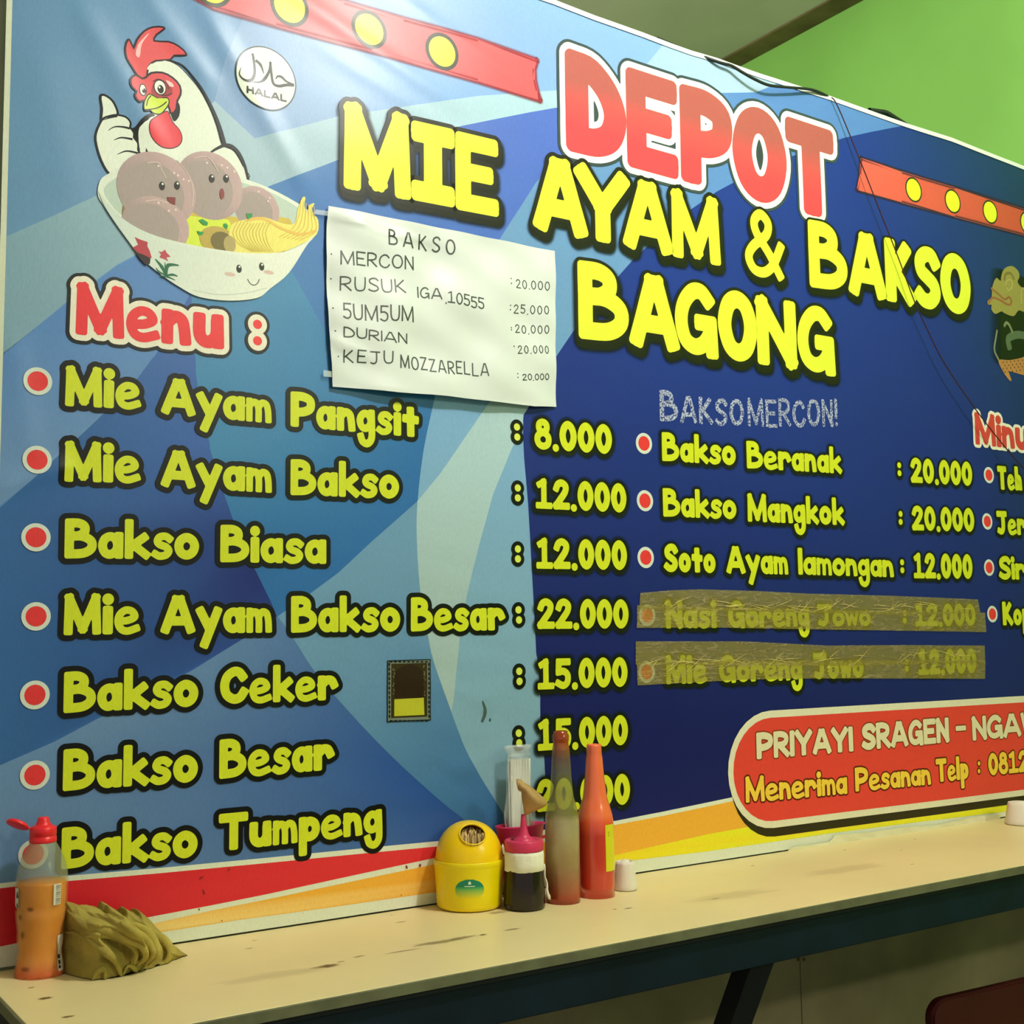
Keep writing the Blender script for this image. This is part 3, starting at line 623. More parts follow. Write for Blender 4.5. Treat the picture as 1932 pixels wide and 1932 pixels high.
# bullets
def bullet(px, ro, ri, sh=0):
    p = pr(); c = PW(*px); p.ellipse(c, ro, ro, .0024, (214, 220, 206)); p.ellipse(c, ri, ri, .0027, (226, 56, 56)); bp(p, 'bullet')
for b in ((70, 720), (69, 868), (67, 1014), (67, 1163), (65, 1311), (65, 1462), (62, 1611)): bullet(b, .0201, .0143)
for b in ((1213, 837), (1215, 945), (1216, 1052), (1219, 1161), (1218, 1268)): bullet(b, .0205, .0142)
for b in ((1863.6, 896.7), (1860, 984), (1863.6, 1071), (1870, 1158.6)): bullet(b, .0198, .0136)
# headings
REDM = (232, 50, 56)
def head(words, dots, o1, o2, label, fill, base=.0026, dr=.0075, dark=(4, 9, 14), dzb=0):
    w = Words()
    for a in words: w.word(*a[:6], **(a[6] if len(a) > 6 else {}))
    if dots: w.dots(dots, dr)
    p = pr()
    if o2: w.ink(p, base, dark, grow=o1+o2, dz=dzb)
    w.ink(p, base+.0004, (236, 228, 206), grow=o1); w.ink(p, base+.0008, fill); bp(p, 'heading', label)
head([('Menu', 141, 632, 421, 661, 532)], [(484, 613), (484, 644)], .0085, .0048, 'red lettering reading Menu', REDM)
head([('Minu', 1838, 839, 1940, 851, 778)], None, .0075, 0, 'red lettering reading Minu at the frame edge', (206, 66, 58))
TL = 'title_letter'
def letters(spec, base_at, slope_ref, go, halo, fill, cap):
    """spec: (char, xl, xr); baseline y = f(x); cap height px = g(x)"""
    w = Words()
    for ch, a, b in spec: w.word([ch], a, base_at(a), b, base_at(b), base_at(a)-cap(a), w=.126 if ch[0] != '&' else .115)
    h = Print(.03); w.ink(h, .0040, (*DOL, 240), grow=go*.9, soft=halo, dz=-.009, dx=.002, eps=5e-6); bp(h, 'lettering_halo', m=M_halo)
    for (ch, a, b) in spec:
        v = Words().word([ch], a, base_at(a), b, base_at(b), base_at(a)-cap(a), w=.126 if ch[0] != '&' else .115)
        p = pr(); v.ink(p, .0044, (30, 30, 14), grow=go); v.ink(p, .0049, fill); bp(p, TL)
    return w
letters([('M', 646, 773), ('1I', 773, 856.5), ('E', 857, 939)], lambda x: 357+.187*(x-646), 0, .0082, .010, YEB, lambda x: 166-(x-646)*.085)
letters([('A', 1004.6, 1106), ('Y', 1084.3, 1186), ('A', 1174, 1267), ('M', 1265.9, 1357.8)], lambda x: 433+.2*(x-1004), 0, .0078, .010, YEB, lambda x: 147-(x-1004)*.065)
letters([('&', 1404.4, 1479.3), ], lambda x: 518+.19*(x-1404), 0, .006, .010, YEB, lambda x: 128)
letters([('B', 1524.9, 1597.5), ('A', 1599.5, 1670), ('K', 1669, 1724.4), ('S', 1724.4, 1774), ('O', 1774, 1830.6)], lambda x: 542+.185*(x-1525), 0, .005, .011, YEB, lambda x: 127-(x-1525)*.05)
letters([('B', 1089, 1184), ('A', 1185.8, 1279), ('G', 1272, 1353), ('O', 1353.6, 1428), ('N', 1426.8, 1502), ('G', 1503.5, 1574.2)], lambda x: 639+.145*(x-1089), 0, .0066, .012, YEB, lambda x: 148-(x-1089)*.05)
def depot_col(z0, z1):
    a, b = np.array(hexc((176, 92, 84))), np.array(hexc((236, 74, 80)))
    def f(x, z):
        t = min(1, max(0, (z1-z)/(z1-z0))); k = min(1, max(0, (t-.3)/.45)); return tuple(a*(1-k)+b*k)
    return f
dep = [('D', 1066.6, 1181.5), ('E', 1181.5, 1279), ('P', 1283, 1382.7), ('O', 1382, 1485), ('T', 1483.7, 1576)]
bD = lambda x: 284+.2685*(x-1066.6); cD = lambda x: 193-(x-1066)*.042
allw = Words(); per = []
for ch, a, b in dep:
    v = Words().word([ch], a, bD(a), b, bD(b), bD(a)-cD(a), w=.137); per.append(v); allw.items += v.items
p = pr()
for cxy in ((1127, 208), (1434, 294)): p.ellipse(PW(*cxy), .012, .036, .0026, (58, 66, 66), 20)
p.poly(P2([(1256, 200), (1274, 200), (1276, 280), (1232, 268)]), .0026, (58, 66, 66))
allw.ink(p, .0027, (58, 74, 74), grow=.0185); bp(p, 'lettering_outline', 'dark outline around the word DEPOT')
p = pr(); allw.ink(p, .0031, (246, 244, 230), grow=.0125); bp(p, 'lettering_outline', 'white outline around the word DEPOT')
for v, (ch, a, b) in zip(per, dep):
    z0 = PW(a, bD(a))[1]; z1 = PW(a, bD(a)-cD(a))[1]; p = pr(); v.ink(p, .0035, depot_col(z0, z1)); bp(p, TL, 'red letter %s of the word DEPOT' % ch)
# address pill lettering
row('address_line', [('PRIYAYI', 1425, 1432.5, 1607.8, 1417.5, 1382, {'w': .132}), ('SRAGEN', 1624, 1415.5, 1788.5, 1400, 1365.5, {'w': .132}), ('-', 1801, 1391, 1821, 1389.5, 1354), ('NGAWI', 1833, 1397.5, 1966, 1385, 1351.5, {'w': .132})], 'cream lettering reading PRIYAYI SRAGEN - NGAWI', go=.0028, fill=(226, 216, 176), base=.0031, dark=(140, 50, 24))
row('address_line', [('Menerima', 1405, 1514.5, 1596.6, 1497.5, 1465, {'w': .122}), ('Pesanan', 1611.5, 1493.5, 1753.7, 1480, 1448, {'w': .122}), ('Telp', 1763.7, 1476, 1825, 1469, 1431.5, {'w': .122}), ('0812', 1863, 1463.5, 1939, 1455.5, 1421, {'w': .122})], 'yellow lettering reading Menerima Pesanan Telp 0812', go=.0034, fill=(240, 200, 66), base=.0031, dark=(96, 20, 10), dots=[(1844.4, 1440), (1844.4, 1454.7)], dr=.005)
# scratched handwritten line
M_chalk = vmat('worn_marker', .6, .3, weave=False)
n_, l_ = M_chalk.node_tree.nodes, M_chalk.node_tree.links
t_ = n_.new('ShaderNodeTexNoise'); t_.inputs['Scale'].default_value = 260; t_.inputs['Detail'].default_value = 3
r_ = n_.new('ShaderNodeValToRGB'); r_.color_ramp.elements[0].position = .38; r_.color_ramp.elements[1].position = .56
l_.new(n_['Texture Coordinate'].outputs['Object'], t_.inputs['Vector']); l_.new(t_.outputs['Fac'], r_.inputs['Fac']); l_.new(r_.outputs['Color'], n_['Principled BSDF'].inputs['Alpha'])
w = Words(); w.word('B', 1243, 795, 1278, 797, 736, w=.10)
w.word('AKSO', 1282, 799, 1402, 803, 747, w=.085, gap=.1, wob=.04); w.word('MERCON!', 1409, 806, 1578, 805, 752, w=.075, gap=.09, wob=.05)
p = pr(); w.ink(p, .0026, (176, 182, 206)); bp(p, 'handwritten_line', 'scratched white handwriting reading BAKSOMERCON!', M_chalk)
# halal mark
c = PW(500.4, 149.3); p = pr(); p.ellipse(c, .0535, .0535, .0022, (28, 44, 48), 48); p.ellipse(c, .0512, .0512, .0026, (226, 232, 214), 48)
def zs(pts, w, off, col, ox=400, oy=0, sc=3.864, pp=None, n=5, cap=False, soft=0): pp.stroke(smooth(Z(pts, ox, oy, sc), n), w, off, col, cap=cap)
def ramp(n, a, b, c): return [a+(b-a)*min(1, 2*i/(n-1))+(c-b)*max(0, 2*i/(n-1)-1) for i in range(n)]
for pts, a, b, cc in (([(290, 395), (302, 470), (304, 540), (285, 585), (250, 597), (212, 580), (190, 545), (204, 500)], .0018, .0026, .0004), ([(312, 445), (350, 480), (373, 545)], .0024, .0024, .0003),
                   ([(420, 455), (413, 520), (380, 578), (342, 604), (285, 604)], .0014, .0026, .0004), ([(420, 455), (428, 540), (442, 612), (482, 632), (540, 624), (592, 626)], .0018, .0022, .0026), ([(460, 582), (472, 562), (500, 565), (540, 600), (594, 622)], .0006, .0022, .0012)):
    q = smooth(Z(pts, 400, 0, 3.864), 5); p.stroke(q, ramp(len(q), a, b, cc), .0030, (30, 34, 26), cap=False)
Words().word('HALAL', 462.9, 177.5, 539.8, 194.3, 163.5, w=.13, gap=.1).ink(p, .0030, (34, 38, 26))
bp(p, 'halal_mark', 'round white halal mark with arabic lettering')
# ------------------------------------------------------------------ rooster and bowl drawing
z1 = lambda pts: Z(pts, 0, 0, 3.864)
za = lambda pts: Z(pts, 150, 30, 3.39)
INK = (6, 8, 12); WH = (228, 232, 216)
def shape(p, q, off, fill, ink=0, inkc=INK, n=4):
    q = smooth(q, n, closed=True) if n else q
    if ink: p.stroke(q, ink, off, inkc, closed=True)
    p.poly(q, off+.00028, fill)
p = pr()
shape(p, z1([(1065, 540), (1070, 500), (1110, 462), (1200, 448), (1290, 485), (1370, 565), (1450, 665), (1520, 795), (1570, 925), (1608, 1060), (1640, 1080), (1700, 1110), (1760, 1210), (1800, 1320), (1500, 1400), (1000, 1400), (960, 1200), (1012, 1130), (1008, 1050), (1005, 960), (1030, 910), (1095, 855), (1150, 700), (1100, 600)]), .0020, WH, .0016, n=3)
q = smooth(z1([(1215, 438), (1320, 480), (1400, 565), (1480, 675), (1550, 810), (1600, 940), (1632, 1060)]), 5); p.stroke(q, ramp(len(q), .0008, .0020, .0038), .0024, INK, cap=False)
q = smooth(z1([(1520, 1125), (1575, 1088), (1650, 1062), (1720, 1100), (1775, 1200), (1808, 1330)]), 5); p.stroke(q, ramp(len(q), .0012, .0034, .0022), .0024, INK, cap=False)
p.poly(z1([(1060, 1080), (1080, 1120), (1056, 1122)]), .0024, INK)
p.poly(smooth(z1([(1100, 832), (1125, 850), (1085, 865), (1030, 915), (1004, 955), (1008, 1050), (1016, 1110), (990, 1110), (960, 1010), (930, 940), (975, 935), (1020, 880), (1060, 845)]), 3, True), .0023, INK)
# hand with thumb up
shape(p, z1([(745, 890), (748, 800), (738, 706), (795, 730), (830, 780), (845, 840), (800, 880)]), .0020, WH, .0036, n=3)
shape(p, z1([(745, 885), (790, 860), (850, 850), (910, 865), (940, 900), (938, 935), (965, 975), (965, 1010), (995, 1050), (995, 1100), (1012, 1135), (960, 1200), (900, 1330), (800, 1270), (742, 1175), (706, 1060), (703, 980)]), .0024, WH, .0030, n=3)
for pts in ([(783, 957), (830, 930), (890, 930), (942, 942)], [(825, 1027), (880, 1008), (962, 1020)], [(850, 1131), (920, 1106), (1012, 1124)], [(748, 880), (800, 862), (850, 850)]):
    q = smooth(z1(pts), 5); p.stroke(q, ramp(len(q), .0003, .0012, .0018), .0028, INK, cap=False)
# comb
shape(p, z1([(935, 300), (970, 370), (1000, 300), (1050, 240), (1110, 212), (1185, 215), (1130, 255), (1112, 310), (1220, 318), (1290, 350), (1345, 405), (1260, 405), (1232, 436), (1130, 442), (1078, 480), (1062, 540), (1055, 585), (1005, 555), (962, 490), (925, 430), (915, 360)]), .0022, (224, 84, 88), .0028, (40, 18, 26), n=2)
shape(p, z1([(1083, 250), (1030, 325), (1012, 422), (984, 402), (1000, 335), (1045, 280)]), .0027, (246, 190, 188), 0, n=3)
# face
shape(p, z1([(1065, 575), (1100, 545), (1180, 542), (1250, 577), (1300, 632), (1305, 690), (1282, 735), (1275, 795), (1245, 825), (1228, 770), (1160, 760), (1050, 730), (1010, 742), (984, 705), (998, 672), (962, 640), (952, 592), (985, 560), (1030, 585)]), .0026, (222, 78, 84), .0032, (38, 16, 24), n=2)
shape(p, z1([(1110, 620), (1140, 585), (1200, 600), (1250, 650), (1240, 700), (1160, 720), (1100, 690)]), .00295, (166, 56, 60), 0, n=3)
shape(p, z1([(1205, 590), (1250, 610), (1262, 638), (1232, 634)]), .0031, (246, 200, 196), 0, n=2)
for cx, cy, rx, ry, px_, py_, pr_ in ((1162, 643, 42, 52, 1166, 656, 24), (1036, 662, 22, 40, 1043, 668, 15)):
    c = z1([(cx, cy)])[0]; k = .000205
    p.ellipse(c, (rx+7)*k, (ry+7)*k, .0036, INK); p.ellipse(c, rx*k, ry*k, .0038, (240, 240, 226)); c2 = z1([(px_, py_)])[0]; p.ellipse(c2, pr_*k, pr_*1.35*k, .0040, (30, 18, 14)); c3 = z1([(px_-9, py_-14)])[0]; p.ellipse(c3, .0017, .0019, .0042, WH)
q = smooth(z1([(1110, 600), (1150, 582), (1205, 610), (1225, 655)]), 4); p.stroke(q, .0006, .0034, INK)
q = smooth(z1([(1175, 700), (1215, 700), (1250, 685)]), 4); p.stroke(q, .0006, .0034, INK)
p.poly(smooth(z1([(1240, 830), (1262, 800), (1285, 745), (1308, 780), (1302, 850), (1265, 890)]), 3, True), .0027, INK)
shape(p, z1([(1130, 862), (1200, 822), (1222, 825), (1252, 895), (1300, 950), (1320, 1010), (1300, 1060), (1240, 1084), (1170, 1072), (1112, 1020), (1087, 960), (1092, 895)]), .0028, (226, 56, 66), .0014, (50, 16, 22), n=3)
shape(p, z1([(1047, 768), (1062, 722), (1087, 694), (1140, 722), (1215, 722), (1222, 760), (1195, 802), (1160, 834), (1112, 826), (1092, 806), (1052, 812)]), .0032, (204, 220, 60), .0018, INK, n=2)
q = smooth(z1([(1054, 808), (1130, 796), (1180, 772), (1208, 748)]), 4); p.stroke(q, .0008, .0036, INK)
q = smooth(z1([(1062, 775), (1072, 735), (1094, 706)]), 4); p.stroke(q, .0008, .0036, INK)
bp(p, 'rooster_drawing', 'printed white rooster with red comb showing a thumb up')
p = pr()
BW = (222, 228, 212)
p.poly(smooth(za([(112, 1110), (132, 1050), (185, 1012), (300, 960), (640, 930), (1000, 1030), (1200, 1100), (1390, 1200), (1480, 1270), (1510, 1340), (1500, 1410), (1440, 1480), (1330, 1650), (1210, 1750), (1130, 1808), (950, 1826), (760, 1802), (640, 1742), (520, 1662), (400, 1560), (280, 1410), (160, 1235), (116, 1165)]), 3, True), .0038, BW)
p.poly(smooth(za([(150, 1120), (200, 1060), (330, 1000), (640, 960), (1000, 1060), (1200, 1125), (1370, 1215), (1440, 1290), (1400, 1400), (1200, 1490), (900, 1480), (500, 1400), (280, 1290), (190, 1200)]), 3, True), .0040, (186, 202, 188))
p.poly(smooth(za([(670, 1230), (760, 1210), (980, 1290), (1340, 1300), (1300, 1520), (900, 1520), (640, 1480)]), 3, True), .0042, (208, 180, 70))
p.poly(smooth(za([(676, 1300), (760, 1290), (950, 1310), (960, 1420), (1010, 1515), (760, 1490), (655, 1480)]), 3, True), .0044, (214, 228, 60))
def ball(cx, cy, rx, ry, off, rot=0):
    k = 1/3.39*.00085; c = za([(cx, cy)])[0]; a, b = np.array(hexc((168, 146, 144))), np.array(hexc((190, 160, 158)))
    f = lambda x, z: tuple(a+(b-a)*min(1, max(0, ((x-c[0])+(z-c[1]))/(rx*k)+.3)))
    p.ellipse(c, rx*k*1.06, ry*k, off, f, 40, rot)
    p.ellipse((c[0]-rx*k*.12, c[1]-ry*k*.1), rx*k*.86, ry*k*.82, off+.0001, (164, 148, 142), 36, rot)
ball(1130, 1240, 145, 150, .0043); ball(828, 1090, 205, 218, .0045, .1); ball(490, 1120, 232, 238, .0048, .05)
c = za([(300, 1260)])[0]; p.ellipse(c, .008, .018, .0047, (140, 116, 74))
ball(484, 1345, 196, 180, .0051)
for pts in ([(430, 945), (500, 945), (520, 990), (550, 1040)], [(730, 915), (800, 905), (845, 940), (880, 1000)], [(420, 1190), (490, 1182), (560, 1200)], [(620, 930), (690, 1020), (720, 1120), (715, 1220)]):
    q = smooth(za(pts), 4); p.stroke(q, .0007, .0054, (214, 190, 184))
for d in ((600, 1010), (625, 1025), (660, 1050), (695, 1060), (500, 965), (810, 945), (905, 960), (940, 975), (985, 1000), (1140, 1128), (1210, 1170), (1200, 1190), (565, 1252), (610, 1245), (500, 1200)): p.ellipse(za([d])[0], .0017, .0019, .0054, (226, 208, 202), 10)
c = za([(880, 1440)])[0]; p.ellipse(c, .0300, .0225, .0052, (186, 160, 70)); c = za([(905, 1450)])[0]; p.ellipse(c, .0185, .0165, .0053, (112, 98, 44)); c = za([(955, 1465)])[0]; p.ellipse(c, .010, .014, .0054, (176, 158, 96))
# noodles
p.poly(smooth(za([(950, 1400), (972, 1335), (1060, 1305), (1170, 1290), (1290, 1330), (1370, 1330), (1390, 1240), (1418, 1168), (1438, 1168), (1432, 1210), (1445, 1262), (1465, 1215), (1496, 1203), (1482, 1235), (1490, 1270), (1520, 1310), (1512, 1400), (1420, 1460), (1260, 1518), (1000, 1520), (958, 1460)]), 3, True), .0053, (236, 222, 110))
for k in range(11):
    t = k/10; pts = [(1010+t*200, 1325-abs(t-.4)*30+t*20), (975+t*210, 1390), (1010+t*190, 1460), (1100+t*130, 1512)]
    q = smooth(za(pts), 4); p.stroke(q, .0006, .0056, (206, 176, 60))
for k in range(6):
    t = k/5; pts = [(1408+t*85, 1190+t*35), (1400+t*95, 1270+t*20), (1360+t*145, 1360+t*20), (1270+t*130, 1420+t*20)]
    q = smooth(za(pts), 4); p.stroke(q, .0006, .0056, (216, 180, 70))
q = smooth(za([(1060, 1312), (1170, 1300), (1280, 1360), (1400, 1400), (1500, 1380)]), 5); p.stroke(q, .0022, .0057, (232, 186, 84))
# front of bowl
FR = [(112, 1120), (170, 1200), (280, 1310), (450, 1400), (670, 1460), (900, 1502), (1100, 1522), (1300, 1514), (1420, 1468), (1505, 1395)]
fr_ = smooth(za(FR), 4); dn = smooth(za([(1505, 1395), (1440, 1482), (1330, 1650), (1210, 1750), (1130, 1808), (950, 1826), (760, 1802), (640, 1742), (520, 1662), (400, 1560), (280, 1410), (160, 1235), (112, 1120)]), 4)
ca, cb = np.array(hexc((206, 216, 206))), np.array(hexc((232, 234, 218))); bx0, bx1 = za([(250, 1300)])[0][0], za([(1000, 1600)])[0][0]
p.poly(fr_+dn[1:-1], .0058, lambda x, z: tuple(ca+(cb-ca)*min(1, max(0, (x-bx0)/(bx1-bx0)))))
p.stroke(smooth(za([(720, 1760), (900, 1788), (1060, 1775), (1190, 1745)]), 4), .0006, .0060, (196, 204, 192))
# crest on the bowl
p.poly(za([(345, 1418), (372, 1432), (430, 1452), (428, 1480), (442, 1505), (456, 1552), (410, 1565), (332, 1488), (368, 1468)]), .0061, (176, 52, 62))
p.poly(za([(352, 1515), (410, 1535), (448, 1555), (444, 1590), (420, 1600), (380, 1560)]), .0062, (34, 12, 16))
p.poly(za([(497, 1510), (520, 1515), (540, 1500), (552, 1520), (577, 1545), (550, 1550), (562, 1575), (535, 1560), (505, 1550), (515, 1530)]), .0061, (184, 66, 78))
for pts, w in (([(548, 1665), (520, 1610), (478, 1560)], .0028), ([(548, 1660), (560, 1600), (630, 1600)], .0030), ([(548, 1665), (500, 1640), (484, 1615)], .0016), ([(548, 1665), (590, 1660), (622, 1670)], .0020), ([(512, 1668), (560, 1675), (606, 1695)], .0015), ([(545, 1650), (540, 1580)], .0012)):
    q = smooth(za(pts), 4); p.stroke(q, ramp(len(q), w*.6, w, w*.3), .0061, (22, 100, 66), cap=False)
for a in ([(755, 1312), (780, 1303), (815, 1325), (812, 1345), (785, 1342)], [(915, 1335), (930, 1330), (944, 1345), (938, 1368), (915, 1352)], [(744, 1380), (790, 1388), (778, 1408), (758, 1407)], [(1060, 1268), (1100, 1268), (1098, 1290), (1070, 1310)]):
    p.poly(za(a), .0059, (30, 140, 62))
def eye(x, y, rx=.0045, ry=.0067):
    c = za([(x, y)])[0]; p.ellipse(c, rx, ry, .0061, (30, 28, 16), 16); p.ellipse((c[0]+.0008, c[1]+.0032), rx*.4, rx*.4, .0063, (240, 240, 230), 8)
for e in ((522, 1093), (618, 1090), (840, 1045), (932, 1045), (1013, 1622), (1158, 1608)): eye(*e)
p.poly(za([(553, 1163), (608, 1166), (605, 1215), (580, 1205), (557, 1188)]), .0061, (124, 50, 46)); p.ellipse(za([(905, 1143)])[0], .0038, .0088, .0061, (134, 56, 52), 16)
for e in ((955, 1657), (1203, 1645)): p.ellipse(za([e])[0], .0090, .0032, .0061, (216, 184, 172), 16)
p.stroke(smooth(za([(1068, 1690), (1083, 1715), (1106, 1727), (1130, 1716), (1142, 1690)]), 4), .0007, .0061, (70, 72, 60))
bp(p, 'bowl_drawing', 'printed white bowl of meatballs and noodles with a smiling face')
# ornamental figure at right edge (plain stand-in)
zw = lambda pts: Z(pts, 1800, 480, 6.9)
p = pr(); OL = (150, 142, 72)
gl = Print(.03); gl.stroke(zw([(760, 500), (760, 1250)]), .05, .0020, (22, 34, 10, 235), soft=.05); bp(gl, 'lettering_halo', m=M_halo)
p.poly(smooth(zw([(600, 290), (640, 190), (740, 155), (820, 220), (835, 300), (812, 360), (860, 430), (960, 470), (960, 760), (830, 730), (760, 808), (640, 770), (600, 745), (520, 780), (466, 720), (470, 660), (425, 660), (418, 610), (470, 560), (480, 430), (532, 310), (590, 350)]), 3, True), .0026, OL)
for pts, w, cc in (([(640, 330), (660, 260), (720, 250), (760, 320)], .0035, (122, 110, 56)), ([(655, 400), (680, 340), (730, 345), (745, 410), (700, 470), (670, 440)], .0014, (176, 168, 100)), ([(470, 450), (560, 520), (640, 590), (700, 560), (730, 620), (690, 660), (560, 590), (480, 570), (430, 640)], .0030, (146, 96, 60)), ([(860, 640), (860, 480), (890, 445), (905, 560)], .0014, (176, 170, 104)), ([(640, 930), (660, 895), (700, 920), (745, 1020)], .0040, (120, 128, 88)), ([(700, 1200), (690, 1100), (800, 1050), (900, 1060)], .0100, (86, 104, 74)), ([(540, 1000), (520, 1120), (505, 1250), (560, 1370)], .0030, (132, 132, 104))):
    q = smooth(zw(pts), 4); p.stroke(q, w, .0029, cc)
p.poly(smooth(zw([(560, 1380), (700, 1380), (860, 1350), (960, 1320), (960, 1570), (800, 1550), (700, 1530), (730, 1640), (700, 1640), (620, 1530)]), 3, True), .0028, (178, 126, 70))
for i in range(7):
    for j in range(4):
        x, y = 620+i*50+(j % 2)*25, 1410+j*42-i*6
        if x < 940 and y < 1555: p.ellipse(zw([(x, y)])[0], .0022, .0026, .0031, (96, 60, 24), 8)
bp(p, 'ornament_figure', 'olive and tan ornamental figure print at the right frame edge')
# stains, specks
for x, y, a, b in ((378, 1655, .010, .003), (383, 1682, .003, .010), (430, 1640, .006, .003), (374, 1715, .003, .004), (765, 1635, .004, .008), (790, 1632, .006, .005), (417, 1736, .003, .002), (755, 1688, .0016, .004), (479, 1697, .001, .002), (570, 1722, .001, .002), (762, 1396, .0012, .0018), (300, 1402, .001, .0018), (1390, 1596, .001, .003)):
    p = pr(); p.ellipse(PW(x, y), a*.35, b*.45, .0042, (140, 34, 30) if y > 1600 else (40, 50, 50), 9, .4); bp(p, 'stain')
p = pr(); p.stroke(smooth(P2([(909, 1323), (914, 1338), (913, 1350), (909, 1359)]), 4), ramp(13, .001, .0032, .0026), .0026, (70, 92, 84)); bp(p, 'stain', 'short curved scuff mark'); p = pr(); p.ellipse(PW(923.5, 1358), .002, .003, .0026, (60, 82, 80), 8); bp(p, 'stain')

# ------------------------------------------------------------------ things stuck on the banner
def tagm(o, *a, **k): return tag(o, *a, **k)
M_paper = vmat('white_paper', .42, .45, weave=False)
def bulge(x, z):
    (ax, az), (bx, bz) = PW(616, 391), PW(1045, 768)
    u = np.clip((x-ax)/(bx-ax), 0, 1); v = np.clip((az-z)/(az-bz), 0, 1)
    b = .004+.012*np.sin(np.pi*u)**.7*v**2+.003*np.sin(np.pi*u)*np.sin(np.pi*v)
    b = b+.0044*np.sin(9*u+5*v)*np.sin(7*v-3*u+1)*(.3+.7*np.sin(np.pi*u))+.0022*np.sin(22*u-9*v)*np.sin(12*v+6*u)
    b = b+.004*np.exp(-((u-.08)/.10)**2-((v-.80-.5*(u-.08))/.045)**2)+.003*np.exp(-((u-.2)/.2)**2-((v-.06-.1*u)/.02)**2)
    return b
p = Print(.011); edge = P2([(616, 391), (720, 411), (830, 434), (940, 455), (1042, 475.6), (1043, 560), (1044, 660), (1045.8, 768.5), (1000, 769), (955, 764), (905, 759), (860, 754), (834, 751), (800, 748), (740, 744), (690, 738), (622.7, 731.5), (621, 690), (617, 640), (613, 560), (612, 470), (613, 420)])
p.poly(edge, .0050, (216, 221, 214)); sg = p.build('paper_sign', None, M_paper, bulge)
tag(sg, 'white paper sheet with handwritten bakso price list taped to the banner', 'paper sign')
M_pen = mat('black_pen', (38, 44, 38), .6, .2)
def pen(words, label, w=.055, rw=.0011, dots=()):
    q = Words()
    for a in words: q.word(*a[:6], w=.045, gap=a[6] if len(a) > 6 else .16, wob=.05)
    pp = Print(.008)
    for pts, ww, cl in q.items:
        r = rw if len(pts) > 1 else rw*1.3
        pp.stroke(pts, r, .0056, (52, 58, 50), cap=True, closed=cl)
    for d in dots: pp.ellipse(PW(*d), .0014, .0014, .0056, (52, 58, 50), 8)
    o = pp.build('handwritten_line', sg, M_paper, bulge); o['label'] = label
pen([('BAKSO', 727.5, 464, 853, 483.5, 435, .4)], 'handwriting reading BAKSO', rw=.0015)
pen([('MERCON', 637, 501.5, 775.4, 513, 475)], 'handwriting reading MERCON', rw=.0013, dots=[(620.6, 482)])
pen([('RUSUK', 636.4, 550, 759, 557, 523, .2), ('IGA', 781.9, 564, 827, 567, 543, .2), ('.10555', 833, 574, 904.8, 588, 552, .12)], 'handwriting reading RUSUK IGA 10555', rw=.0012, dots=[(620.6, 528)])
pen([('5UM5UM', 640.8, 605, 772, 613, 574, .12)], 'handwriting reading SUMSUM', rw=.0013, dots=[(623, 584)])
pen([('DURIAN', 642, 638.5, 760, 652.5, 619, .2)], 'handwriting reading DURIAN', rw=.0012, dots=[(627, 627)])
pen([('KEJU', 642, 686.5, 732.7, 691, 662, .3), ('MOZZARELLA', 745.6, 698.5, 911, 715, 673, .16)], 'handwriting reading KEJU MOZZARELLA', rw=.0012, dots=[(632.5, 675)])
for a, dd in ((('20.000', 967, 546, 1031.6, 551, 529, .25), [(957.3, 528.5), (957.3, 538)]), (('25.000', 963, 593.5, 1030, 595, 577, .3), [(956, 579), (956, 587)]), (('20.000', 965.6, 631, 1030.8, 631.5, 615, .3), [(957.5, 621), (957.5, 625)]),
              (('20.000', 969.5, 670.5, 1029.5, 669, 655, .3), [(962, 656)]), (('20.000', 977, 720, 1030, 719, 708, .25), [(967.5, 708), (967.5, 715)])):
    pen([a], 'handwritten price', rw=.0009, dots=dd)
# plastic tape over two menu lines
M_tape = mat('brown_packing_tape', (170, 154, 62), .30, .5, alpha=.52)
n_, l_ = M_tape.node_tree.nodes, M_tape.node_tree.links; P_ = n_['Principled BSDF']; tc_ = n_['Texture Coordinate']
def crease(bx, bz):
    mp = n_.new('ShaderNodeMapping'); mp.inputs['Scale'].default_value = (bx, 1, bz); l_.new(tc_.outputs['Object'], mp.inputs['Vector'])
    t = n_.new('ShaderNodeTexNoise'); t.inputs['Scale'].default_value = 1; t.inputs['Detail'].default_value = 4; t.inputs['Distortion'].default_value = 1.2; l_.new(mp.outputs['Vector'], t.inputs['Vector']); return t
t1 = crease(14, 60); m1 = n_.new('ShaderNodeMath'); m1.operation = 'SUBTRACT'; m1.inputs[1].default_value = .5; l_.new(t1.outputs['Fac'], m1.inputs[0])
m2 = n_.new('ShaderNodeMath'); m2.operation = 'ABSOLUTE'; l_.new(m1.outputs[0], m2.inputs[0])
rr = n_.new('ShaderNodeValToRGB'); rr.color_ramp.elements[0].position = 0; rr.color_ramp.elements[0].color = (1, 1, 1, 1); rr.color_ramp.elements[1].position = .035; rr.color_ramp.elements[1].color = (0, 0, 0, 1); l_.new(m2.outputs[0], rr.inputs['Fac'])
bb = n_.new('ShaderNodeBump'); bb.inputs['Strength'].default_value = .5; bb.inputs['Distance'].default_value = .004; l_.new(rr.outputs['Color'], bb.inputs['Height']); l_.new(bb.outputs['Normal'], P_.inputs['Normal'])
mx = n_.new('ShaderNodeMix'); mx.data_type = 'RGBA'; mx.inputs['A'].default_value = (*lin((162, 148, 60)), 1); mx.inputs['B'].default_value = (*lin((206, 186, 108)), 1); l_.new(rr.outputs['Color'], mx.inputs['Factor']); l_.new(mx.outputs['Result'], P_.inputs['Base Color'])
